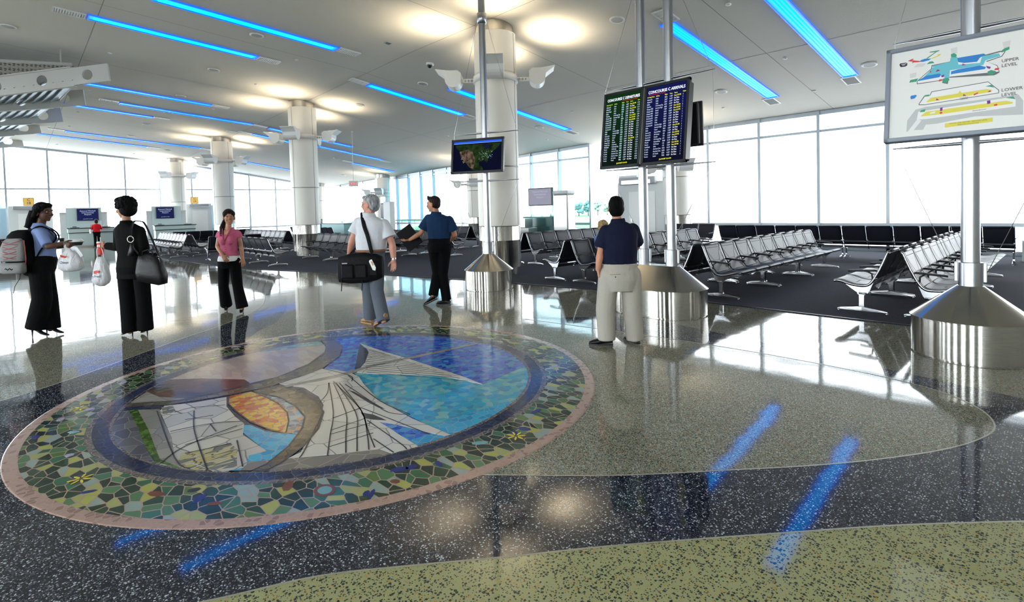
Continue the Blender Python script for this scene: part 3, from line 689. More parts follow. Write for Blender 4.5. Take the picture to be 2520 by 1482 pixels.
# --- the lit map sign on the right pole
t = thing('sign_pole', 'single aluminium pole on a steel cone base at the right edge, carrying the terminal map', 'sign pole', (-.75, YP, 0), 0, 'sign poles on steel drums')
pole_base(t, [0]); pole(t, 0, ceil_z(-.75, YP)+.02, r=.08)
blade(t, 3.36, .66, 'upper_wing', .03); blade(t, 2.195, .66, 'lower_wing', 0.); cables(t, 3.36, 2.2, .66, 5.6)
SG_C = (-.75, 7.05, 2.78)
sg = thing('map_sign', 'large white lit terminal map sign in a grey frame at the right edge', 'map sign', SG_C); sg.rotation_euler = (-math.radians(9), 0, 0)
hw, z0, z1, fw = .69, -.545, .49, .045
b = MB()
for s in (-1, 1): b.box((s*(hw-fw/2), .0, (z0+z1)/2), (fw, .09, z1-z0), bev=.006)
b.box((0, 0, z0+fw/2), (2*hw, .09, fw), bev=.006); b.box((0, 0, z1-fw/2), (2*hw, .09, fw), bev=.006)
b.build('frame', mat('sign_frame_grey', (.30, .33, .40), .35, .4), sg)
b = MB(); b.box((0, .05, (z0+z1)/2), (2*hw-.03, .07, z1-z0-.03)); b.build('housing', M_GREY, sg)
M_LIT = mat('lit_panel', (.68, .68, .66), .3, emit=(.93, .92, .90), estr=.10)
b = MB(); b.box((0, 0, (z0+z1)/2), (2*hw-2*fw+.004, .03, z1-z0-2*fw+.004)); b.build('lit_panel', M_LIT, sg)
MAPC = {'grey': (.56, .57, .58), 'palegrey': (.72, .71, .70), 'white': (.9, .89, .88), 'line': (.16, .16, .17), 'yellow': (.80, .70, .10), 'green': (.06, .36, .22), 'purple': (.22, .03, .35), 'red': (.75, .06, .06), 'magenta': (.45, .03, .25), 'cyan': (.16, .56, .66), 'blue': (.03, .24, .65), 'black': (.02, .02, .02)}
mk = list(MAPC)
MAPP=[
('grey',[(-1.243,-0.441),(-1.239,-0.318),(-1.169,-0.211),(-1.085,-0.195),(-0.381,-0.189),(-0.348,-0.252),(-0.348,-0.387),(-0.693,-0.354),(-0.989,-0.386),(-1.081,-0.385),(-1.1,-0.435),(-1.18,-0.431),(-1.116,-0.334),(-1.153,-0.318),(-1.233,-0.442)]),
('white',[(-1.158,-0.323),(-1.146,-0.238),(-0.45,-0.204),(-0.4,-0.233),(-0.4,-0.301),(-1.061,-0.325)]),
('line',[(-1.145,-0.166),(-1.144,-0.151),(-1.1,-0.073),(-1.054,-0.075),(-1.04,-0.038),(-0.599,-0.017),(-0.518,-0.118),(-0.519,-0.15),(-1.094,-0.174)]),
('white',[(-1.14,-0.158),(-1.093,-0.08),(-1.05,-0.081),(-1.035,-0.045),(-0.6,-0.024),(-0.524,-0.12),(-0.524,-0.144),(-1.093,-0.167)]),
('yellow',[(-1.084,-0.144),(-1.046,-0.105),(-0.825,-0.097),(-0.811,-0.072),(-0.795,-0.097),(-0.608,-0.092),(-0.567,-0.11),(-0.576,-0.127),(-0.791,-0.136),(-1.065,-0.147)]),
('yellow',[(-1.124,-0.287),(-1.082,-0.247),(-0.466,-0.233),(-0.419,-0.256),(-0.423,-0.269),(-0.987,-0.293),(-1.115,-0.291)]),
('white',[(-1.041,-0.259),(-1.004,-0.253),(-1.005,-0.275),(-1.05,-0.275)]),
('green',[(-1.105,-0.083),(-1.095,-0.068),(-1.059,-0.066),(-1.059,-0.085)]),
('green',[(-0.619,-0.063),(-0.575,-0.055),(-0.551,-0.089),(-0.583,-0.075)]),
('green',[(-1.133,-0.245),(-1.123,-0.224),(-1.085,-0.218),(-1.091,-0.246)]),
('green',[(-0.47,-0.206),(-0.419,-0.198),(-0.404,-0.227),(-0.442,-0.215)]),
('purple',[(-0.966,-0.225),(-0.945,-0.22),(-0.946,-0.256),(-0.965,-0.259)]),
('purple',[(-0.605,-0.212),(-0.581,-0.209),(-0.579,-0.241),(-0.603,-0.245)]),
('red',[(-0.967,-0.27),(-0.947,-0.267),(-0.947,-0.287),(-0.967,-0.287)]),
('red',[(-0.553,-0.256),(-0.529,-0.254),(-0.529,-0.27),(-0.553,-0.27)]),
('magenta',[(-1.001,-0.14),(-0.996,-0.118),(-0.973,-0.141)]),
('magenta',[(-0.787,-0.131),(-0.782,-0.11),(-0.759,-0.133)]),
('magenta',[(-0.604,-0.123),(-0.584,-0.109),(-0.576,-0.124)]),
('red',[(-0.707,-0.128),(-0.673,-0.113),(-0.672,-0.126),(-0.703,-0.14)]),
('line',[(-1.166,0.064),(-1.165,0.098),(-1.047,0.21),(-1.046,0.244),(-0.896,0.25),(-0.89,0.287),(-0.835,0.275),(-0.831,0.247),(-0.619,0.259),(-0.516,0.272),(-0.477,0.258),(-0.501,0.212),(-0.612,0.184),(-0.533,0.13),(-0.516,0.059),(-0.538,0.043),(-0.558,0.036),(-0.899,0.081),(-0.909,0.017),(-0.953,0.036),(-0.952,0.064),(-1.106,0.062)]),
('white',[(-1.159,0.071),(-1.159,0.095),(-1.04,0.207),(-1.039,0.235),(-0.611,0.247),(-0.508,0.26),(-0.485,0.257),(-0.505,0.218),(-0.62,0.191),(-0.537,0.126),(-0.522,0.066),(-0.89,0.09),(-0.952,0.069),(-1.106,0.07)]),
('cyan',[(-1.123,0.113),(-1.047,0.199),(-1.038,0.214),(-0.896,0.245),(-0.886,0.297),(-0.839,0.286),(-0.828,0.203),(-0.661,0.184),(-0.648,0.249),(-0.524,0.25),(-0.513,0.219),(-0.62,0.201),(-0.637,0.157),(-0.686,0.157),(-0.893,0.157),(-0.899,0.059),(-0.934,0.066),(-0.942,0.112),(-1.013,0.137),(-1.105,0.107)]),
('blue',[(-0.835,0.275),(-0.635,0.273),(-0.623,0.26),(-0.664,0.237),(-0.685,0.2),(-0.785,0.21),(-0.831,0.231)]),
('blue',[(-0.885,0.144),(-0.828,0.154),(-0.661,0.157),(-0.617,0.132),(-0.625,0.113),(-0.872,0.114),(-0.885,0.111)]),
('blue',[(-1.165,0.098),(-1.085,0.14),(-0.977,0.141),(-0.964,0.121),(-0.978,0.102),(-1.151,0.096)]),
('cyan',[(-1.047,0.233),(-0.904,0.247),(-0.905,0.23),(-1.029,0.218)]),
('green',[(-0.886,0.292),(-0.89,0.325),(-0.864,0.333),(-0.843,0.309),(-0.847,0.283)]),
('green',[(-0.953,0.047),(-0.952,0.08),(-0.908,0.083),(-0.895,0.058),(-0.922,0.028)]),
('green',[(-1.231,0.094),(-1.221,0.12),(-1.155,0.125),(-1.17,0.094)]),
('green',[(-0.516,0.261),(-0.485,0.29),(-0.45,0.297),(-0.45,0.272),(-0.501,0.253)]),
('green',[(-0.602,0.055),(-0.605,0.082),(-0.581,0.093),(-0.543,0.075),(-0.566,0.043)]),
('purple',[(-0.964,0.116),(-0.938,0.124),(-0.943,0.095),(-0.96,0.098)]),
('purple',[(-0.617,0.143),(-0.581,0.125),(-0.589,0.105),(-0.609,0.12)]),
('magenta',[(-1.01,0.164),(-0.994,0.19),(-0.972,0.171)]),
('magenta',[(-0.802,0.187),(-0.793,0.207),(-0.769,0.185)]),
('red',[(-0.983,0.058),(-0.979,0.076),(-0.956,0.079),(-0.957,0.059)]),
('red',[(-0.556,0.088),(-0.549,0.103),(-0.519,0.102),(-0.526,0.082)]),
('red',[(-1.057,0.166),(-1.057,0.184),(-1.046,0.186),(-1.047,0.166)]),
('red',[(-1.248,0.337),(-1.205,0.351),(-1.199,0.344),(-1.215,0.336),(-1.145,0.312),(-1.144,0.302),(-1.201,0.31),(-1.211,0.301),(-1.206,0.32),(-1.239,0.332)]),
('blue',[(-1.146,0.304),(-1.136,0.319),(-1.099,0.327),(-1.049,0.316),(-1.068,0.304),(-1.118,0.298)]),
('green',[(-1.09,0.329),(-1.016,0.379),(-1.065,0.387),(-1.061,0.393),(-0.982,0.391),(-0.989,0.384),(-1.007,0.379),(-1.081,0.324)]),
('yellow',[(-1.052,0.317),(-0.995,0.338),(-0.999,0.349),(-0.972,0.349),(-0.981,0.335),(-1.045,0.313)]),
('green',[(-1.085,0.265),(-1.063,0.286),(-1.036,0.284),(-1.022,0.263)]),
('palegrey',[(-1.195,0.255),(-1.165,0.285),(-1.091,0.278),(-1.119,0.248)]),
('blue',[(-1.217,-0.065),(-1.21,-0.054),(-1.169,-0.052),(-1.163,-0.062),(-1.18,-0.088),(-1.213,-0.091)]),
('black',[(-1.323,0.308),(-1.315,0.323),(-1.263,0.32),(-1.252,0.307),(-1.257,0.286),(-1.274,0.28),(-1.312,0.283)]),
('yellow',[(-0.922,-0.395),(-0.561,-0.386),(-0.561,-0.426),(-0.923,-0.436)]),
('palegrey',[(-0.893,0.385),(-0.841,0.389),(-0.842,0.33),(-0.885,0.335)]),
('palegrey',[(-0.5,0.353),(-0.442,0.36),(-0.45,0.297),(-0.492,0.297)]),
('palegrey',[(-1.229,0.188),(-1.172,0.191),(-1.178,0.146),(-1.225,0.146)]),
]

b = MB(); fr = (Vector((.75, -.0155, 0)), Vector((1, 0, 0)), Vector((0, 0, 1)), Vector((0, -1, 0)))
for i, (k, P) in enumerate(MAPP): b.prism(P, 0, .0004+.00012*i, mk.index(k), fr)
b.build('map_print', [mat('print_'+k, tuple(v*.8 for v in c), .4, emit=c, estr=.10) for k, c in MAPC.items()], sg)
E_K = mat('print_text', (.08, .08, .09), .4)
text('upper_text', 'UPPER\nLEVEL', .043, E_K, sg, (-.505+.75, -.0205, .151), spacing=1.1, xs=1.02)
text('lower_text', 'LOWER\nLEVEL', .043, E_K, sg, (-.503+.75, -.0205, -.14), spacing=1.1, xs=1.02)
text('caption_text', 'RENTAL CAR CENTER - GROUND LEVEL\nPARKING STRUCTURE', .017, mat('print_green_text', (.3, .28, .02), .4), sg, (-.743+.75, -.0222, -.408), align='CENTER', spacing=1.2, xs=.95)
text('badge_text', 'YOU ARE\nHERE', .011, E_W, sg, (-1.285+.75, -.0235, 0.304), align='CENTER')
text('street_text', 'BAGGAGE CLAIM', .013, E_K, sg, (-.66+.75, -.0215, -.3), align='CENTER', rot=(PI/2, -.02, 0))
text('ticket_text', 'TICKETING\nCHECK-IN', .013, E_K, sg, (-.78+.75, -.0215, -.155), align='CENTER')

# ================================================================ tandem seating
SW = .61
BACK = [(-.335, .885), (-.315, .86), (-.27, .74), (-.215, .61), (-.15, .48), (-.105, .42)]
SEAT = [(-.105, .42), (-.06, .392), (.0, .385), (.10, .392), (.19, .415), (.26, .437), (.315, .442), (.345, .43)]
def offs(P, d):
    out = []
    for i, p in enumerate(P):
        a = Vector(P[max(i-1, 0)]); c = Vector(P[min(i+1, len(P)-1)]); t = (c-a).normalized(); n = Vector((-t.y, t.x))
        out.append((p[0]+n.x*d, p[1]+n.y*d))
    return out
def lerp_path(P, t):
    L = [0]
    for i in range(len(P)-1): L.append(L[-1]+(Vector(P[i+1])-Vector(P[i])).length)
    s = t*L[-1]
    for i in range(len(P)-1):
        if s <= L[i+1] or i == len(P)-2:
            k = (s-L[i])/(L[i+1]-L[i]); a = Vector(P[i]).lerp(Vector(P[i+1]), k); d = (Vector(P[i+1])-Vector(P[i])).normalized(); return a, Vector((-d.y, d.x))
def pad_mesh(name, P, th, w, flip, roll=False):
    """sling pad across the seat width w following profile P (y,z); seams and puffed fields on the sitting side"""
    b = MB(); P = smooth_path(P, 3); nx = 9
    top = offs(P, th/2*flip); bot = offs(P, -th/2*flip)
    rings = []
    for (ty, tz), (by, bz) in zip(top, bot):
        r = []
        for j in range(nx):
            u = -1+2*j/(nx-1); sag = -.012*(1-u*u)*flip
            r.append((u*w/2, ty, tz))
        for j in range(nx-1, -1, -1): r.append(((-1+2*j/(nx-1))*w/2, by, bz))
        rings.append(r)
    b.loft(rings, 0, True, True)
    def seam(path, wd=.007):
        V = []; k = len(path)
        pts = []
        for (u, t) in path:
            a, n = lerp_path(P, t); a = a+n*(th/2*flip+.0012*flip); pts.append(Vector((u*w/2, a.x, a.y)))
        for i in range(k-1):
            q = pts[i]; r_ = pts[i+1]; a, n = lerp_path(P, (path[i][1]+path[i+1][1])/2); nn = Vector((0, n.x, n.y))*flip
            s = (r_-q).normalized().cross(nn).normalized()*wd/2
            b.add([q+s, q-s, r_-s, r_+s], [(0, 1, 2, 3), (3, 2, 1, 0)], 1)
    def line(a, c, n=8): return [(a[0]+(c[0]-a[0])*i/n, a[1]+(c[1]-a[1])*i/n) for i in range(n+1)]
    if roll:
        seam(line((-.95, .12), (.95, .12), 2)); m = .58
        seam(line((-.88, .14), (-.36, m))); seam(line((.88, .14), (.36, m))); seam(line((-.36, m), (.36, m), 2)); seam(line((-.36, m), (-.9, .98))); seam(line((.36, m), (.9, .98)))
        b.tube([(-w/2, top[1][0]-.008, top[1][1]), (w/2, top[1][0]-.008, top[1][1])], .019, 10)
    else:
        m = .48
        seam(line((-.88, .02), (-.36, m))); seam(line((.88, .02), (.36, m))); seam(line((-.36, m), (.36, m), 2)); seam(line((-.36, m), (-.88, .93))); seam(line((.36, m), (.88, .93)))
    me = b.mesh(name); me.materials.append(M_VINYL); me.materials.append(M_SEAM)
    bm = bmesh.new(); bm.from_mesh(me); bmesh.ops.recalc_face_normals(bm, faces=[f for f in bm.faces if f.material_index == 0]); bm.to_mesh(me); bm.free()
    return me
ME_BACK = pad_mesh('backrest', BACK, .026, SW-.05, 1, True)
ME_SEAT = pad_mesh('seat', SEAT, .034, SW-.05, 1)
# cast side frame: one ribbon of metal down the back and along the seat, web and bracket under it
b = MB(); FP = smooth_path(BACK[:-1]+SEAT, 3); w2 = .019
up = offs(FP, .018); dn = offs(FP, -.016)
b.loft([[(-w2, u[0], u[1]), (0, u[0], u[1]+.004), (w2, u[0], u[1]), (w2, d[0], d[1]), (-w2, d[0], d[1])] for u, d in zip(up, dn)], 0, True, True)
web = [(-.16, .47), (-.10, .405), (0, .37), (.12, .38), (.20, .40), (.12, .335), (.05, .285), (.03, .275), (-.075, .275), (-.10, .31), (-.125, .38)]
b.prism(web, -.009, .009, 0, (Vector((0, 0, 0)), Vector((0, 1, 0)), Vector((0, 0, 1)), Vector((1, 0, 0))))
b.tube([(0, .03, .278), (0, -.075, .278)], .016, 8)
b.tube([(0, -.15, .5), (0, -.19, .5)], .02, 8)
ME_FRAME = b.mesh('side_frame'); ME_FRAME.materials.append(M_CAST)
bm = bmesh.new(); bm.from_mesh(ME_FRAME); bmesh.ops.recalc_face_normals(bm, faces=bm.faces[:]); bm.to_mesh(ME_FRAME); bm.free()
# arm rest
b = MB()
b.loft([[(-.024*s, y, z+.013), (.024*s, y, z+.013), (.028*s, y, z), (.02*s, y, z-.014), (-.02*s, y, z-.014), (-.028*s, y, z)] for y, z, s in ((-.19, .612, .7), (-.17, .615, 1), (-.05, .608, 1), (.1, .598, 1), (.15, .594, .9), (.165, .592, .6))], 0, True, True)
b.tube([(0, -.14, .45), (0, -.13, .56), (0, -.08, .598)], .012, 8)
ME_ARM = b.mesh('armrest'); ME_ARM.materials.append(M_RUBBER)
bm = bmesh.new(); bm.from_mesh(ME_ARM); bmesh.ops.recalc_face_normals(bm, faces=bm.faces[:]); bm.to_mesh(ME_ARM); bm.free()
# pedestal leg with its two-pronged foot
b = MB()
b.loft([[(-.02, -s, z), (.02, -s, z), (.02, s, z), (-.02, s, z)] for s, z in ((.055, .275), (.05, .262), (.032, .25), (.03, .12), (.034, .085), (.05, .06))], 0, True, False)
b.loft([[(-q, y, z), (q, y, z), (q*1.1, y, .022), (-q*1.1, y, .022)] for y, z, q in ((-.31, .034, .013), (-.28, .042, .017), (-.12, .062, .022), (0, .078, .026), (.12, .062, .022), (.28, .042, .017), (.31, .034, .013))], 0, True, False)
for s in (-1, 1): b.lathe([(.017, .0), (.017, .02), (0, .024)], (0, s*.298, 0), n=10)
ME_LEG = b.mesh('leg'); ME_LEG.materials.append(M_CAST)
bm = bmesh.new(); bm.from_mesh(ME_LEG); bmesh.ops.recalc_face_normals(bm, faces=bm.faces[:]); bm.to_mesh(ME_LEG); bm.free()
b = MB(); b.box((0, -.035, .315), (3*SW-.02, .075, .06), bev=.008); b.box((0, -.165, .475), (3*SW-.03, .02, .03))
ME_BEAM = b.mesh('beam'); ME_BEAM.materials.append(M_DARKMET)

def make_unit():
    t = thing('tandem_seat', None, None)
    for k in range(3):
        link('seat', ME_SEAT, t, ((k-1)*SW, 0, 0)); link('backrest', ME_BACK, t, ((k-1)*SW, 0, 0))
    for k in range(4):
        link('side_frame', ME_FRAME, t, ((k-1.5)*SW*.99, 0, 0)); link('armrest', ME_ARM, t, ((k-1.5)*SW*.985, 0, 0))
    link('beam', ME_BEAM, t)
    for s in (-1, 1): link('leg', ME_LEG, t, (s*(1.5*SW-.03), 0, 0))
    return t
PROTO = [make_unit()]
def bank(x, y, along, face, n, desc, gap=1.865, sx=1., first=0):
    """n three-seat units from foot (x,y) running in direction `along`; they face `face` (unit vectors as 'x+','x-','y+','y-')"""
    D = {'x+': Vector((1, 0, 0)), 'x-': Vector((-1, 0, 0)), 'y+': Vector((0, 1, 0)), 'y-': Vector((0, -1, 0))}
    rz = {'y+': 0, 'x-': PI/2, 'y-': PI, 'x+': -PI/2}[face]
    for k in range(n):
        p = Vector((x, y, .012))+D[along]*(.885+k*gap)*sx
        if PROTO[0].get('label') is None: o = PROTO[0]
        else: o = copy_tree(PROTO[0])
        o.location = p; o.rotation_euler = (0, 0, rz); o.scale = (sx, 1, 1)
        wh = 'single unit' if n == 1 else ['near-end unit', 'second unit', 'third unit', 'fourth unit', 'fifth unit'][k]
        tag(o, 'black seats, %s, %s' % (desc, wh), 'airport seating', 'black tandem seats in the waiting areas')
# right-hand waiting area: pairs of rows run to the window wall
bank(-1.31, 8.9, 'y+', 'x+', 3, 'right side of the row behind the map pole')
bank(-2.12, 8.9, 'y+', 'x-', 3, 'left side of the row behind the map pole')
bank(-4.2, 8.88, 'y+', 'x+', 3, 'lit side of the row right of the flight board base')
bank(-5.02, 8.88, 'y+', 'x-', 3, 'shaded side of the row right of the flight board base')
bank(-7.23, 8.9, 'y+', 'x+', 3, 'right side of the row behind the man in khaki trousers')
bank(-8.06, 8.9, 'y+', 'x-', 3, 'left side of the row behind the man in khaki trousers')
bank(-10.72, 11.0, 'y+', 'x+', 3, 'right side of the row just right of the big near column')
bank(-11.5, 11.0, 'y+', 'x-', 3, 'left side of the row just right of the big near column')
bank(-1.0, 17.1, 'x-', 'y+', 4, 'black back row facing the right windows', sx=.945)
bank(-8.6, 17.4, 'x-', 'y-', 1, 'short row by the gate door behind the poles')
# left-hand waiting area: rows run along the concourse
bank(-17.62, 6.22, 'x-', 'y+', 2, 'row with its backs to us right of the pink woman')
bank(-17.9, 8.14, 'x-', 'y-', 1, 'row facing us in front of the second column')
bank(-16.02, 8.14, 'x-', 'y-', 1, 'row facing us left of the grey haired man')
bank(-15.2, 10.72, 'x-', 'y-', 2, 'row facing us between the two walking men')
bank(-15.2, 11.52, 'x-', 'y+', 2, 'row facing away between the two walking men')
bank(-17.9, 14.0, 'x-', 'y-', 2, 'row facing us left of the big column')
bank(-17.9, 14.8, 'x-', 'y+', 2, 'row facing away left of the big column')
bank(-24.0, 8.55, 'x-', 'y-', 3, 'lit row facing us behind the pink woman')
bank(-24.0, 9.35, 'x-', 'y+', 3, 'row facing away behind the pink woman')
bank(-26.2, 12.3, 'x-', 'y+', 3, 'distant dark row beyond the second column')
bank(-20.3, 11.6, 'x-', 'y-', 2, 'row facing us behind the grey haired man')
bank(-25.4, 5.02, 'x-', 'y-', 3, 'lit row facing us right of the shoulder bag')
bank(-25.4, 5.84, 'x-', 'y+', 3, 'row facing away right of the shoulder bag')
bank(-22.3, 5.35, 'y+', 'x-', 1, 'unit facing left beside the pink woman')
bank(-31.3, 5.9, 'y+', 'x-', 2, 'dark backs in front of the second gate counter')
bank(-28.5, 15.6, 'x-', 'y-', 2, 'far pale row under the exit sign')
bank(-32.0, -.45, 'y+', 'x-', 1, 'dark unit behind the backpack at the left edge')

# ================================================================ floor medallion
MC = (-4.954, 2.330)
med = thing('floor_mosaic', 'large round mosaic picture set in the floor, green border and blue sky', 'floor mosaic', (*MC, 0))
GREENS = [(.008, .030, .015), (.04, .14, .06), (.022, .065, .025), (.42, .43, .10), (.010, .038, .02), (.10, .19, .05), (.05, .16, .09), (.009, .034, .018), (.014, .04, .02), (.38, .40, .14), (.02, .06, .03), (.09, .20, .09), (.012, .045, .024), (.30, .38, .34)]
T_GREEN = shards('tiles_green', 12.5, GREENS, (.46, .30, .24), .045, .12, warp=.02, stretch=(.75, 1.25))
T_RIM = shards('tiles_rim', 26, [(.42, .27, .22), (.46, .30, .25), (.30, .18, .15), (.44, .29, .24)], (.5, .32, .27), .07, .2)
T_NAVY = shards('tiles_navy', 16, [(.012, .02, .075), (.02, .03, .10), (.016, .022, .06), (.03, .04, .09)], (.12, .11, .11), .03)
T_GREYR = shards('tiles_grey_ring', 26, [(.12, .10, .09), (.17, .14, .13), (.09, .08, .09)], (.3, .25, .22), .07)
T_SKYD = shards('tiles_deep_blue', 17, [(.03, .12, .62), (.04, .2, .66), (.02, .07, .5), (.08, .32, .62), (.05, .16, .7), (.10, .14, .55)], (.2, .28, .36), .03, .09)
T_SKYT = shards('tiles_turquoise', 15, [(.06, .42, .55), (.04, .36, .58), (.12, .48, .56), (.05, .3, .5), (.22, .52, .56), (.03, .4, .62)], (.28, .36, .38), .025, .1)
T_SKYL = shards('tiles_sky', 14, [(.04, .36, .68), (.06, .42, .70), (.03, .32, .62), (.05, .45, .72)], (.35, .42, .45), .03)
T_PALEB = shards('tiles_pale_blue', 12, [(.20, .38, .42), (.28, .44, .46), (.16, .34, .40), (.38, .48, .46)], (.25, .25, .24), .035)
T_WHITE = shards('tiles_white', 3.0, [(.70, .66, .60), (.66, .62, .56), (.72, .69, .64)], (.30, .27, .24), .012, .12)
T_CITY = shards('tiles_city', 4.0, [(.62, .58, .52), (.56, .52, .48), (.66, .62, .55), (.52, .50, .46)], (.24, .22, .20), .02, .14)
T_BASE = shards('tiles_base_grey', 6, [(.25, .22, .19), (.29, .26, .22), (.22, .19, .17)], (.34, .3, .27), .03)
T_BROWN = shards('tiles_brown', 15, [(.14, .11, .07), (.17, .13, .085), (.11, .085, .06)], (.05, .045, .04), .035)
T_SUN = shards('tiles_orange', 18, [(.75, .38, .02), (.68, .16, .015), (.78, .48, .04), (.55, .10, .01), (.74, .42, .03)], (.35, .3, .3), .045)
T_HALO = shards('tiles_halo', 18, [(.2, .36, .5), (.10, .14, .24), (.3, .42, .5), (.45, .22, .1), (.08, .1, .2)], (.4, .38, .36), .05)
T_PINK = shards('tiles_pink', 5, [(.46, .36, .33), (.50, .41, .37), (.42, .34, .34)], (.34, .28, .27), .015, .1, stretch=(1, 3))
T_DKBR = shards('tiles_dark_brown', 8, [(.055, .045, .045), (.11, .06, .045), (.08, .07, .08), (.16, .07, .04)], (.05, .05, .05), .03)
T_GREY = shards('tiles_pale_grey', 6, [(.34, .31, .28), (.28, .26, .24)], (.2, .18, .17), .02)
T_HEDGE = shards('tiles_hedge', 30, [(.07, .16, .02), (.12, .22, .04), (.05, .10, .02)], (.04, .06, .02), .05)
T_LENS = shards('tiles_slate', 7, [(.13, .13, .15), (.17, .16, .17), (.10, .10, .13)], (.26, .25, .25), .02)
T_LINE = mat('mosaic_dark_line', (.035, .033, .033), .2); T_YEL = shards('tiles_yellow', 16, [(.55, .46, .18), (.60, .52, .3), (.2, .2, .18)], (.1, .1, .1), .06, stretch=(2.4, .6))
def disc(name, r0, r1, z, m):
    b = MB(); b.lathe([(r1, 0), (r1, z), (r0, z)], n=96, smooth=False); return b.build(name, m, med)
b = MB(); b.lathe([(2.45, 0), (2.44, .004), (2.36, .0045)], n=128, smooth=False); b.build('rim_tiles', T_RIM, med)
disc('border_tiles', 1.99, 2.37, .004, T_GREEN); disc('inner_rim_tiles', 1.955, 2.0, .0046, T_GREYR)
disc('navy_ring', 1.84, 1.96, .0042, T_NAVY); disc('picture_rim', 1.82, 1.85, .0046, T_GREYR)
disc('picture_ground', 0, 1.84, .0036, T_NAVY)
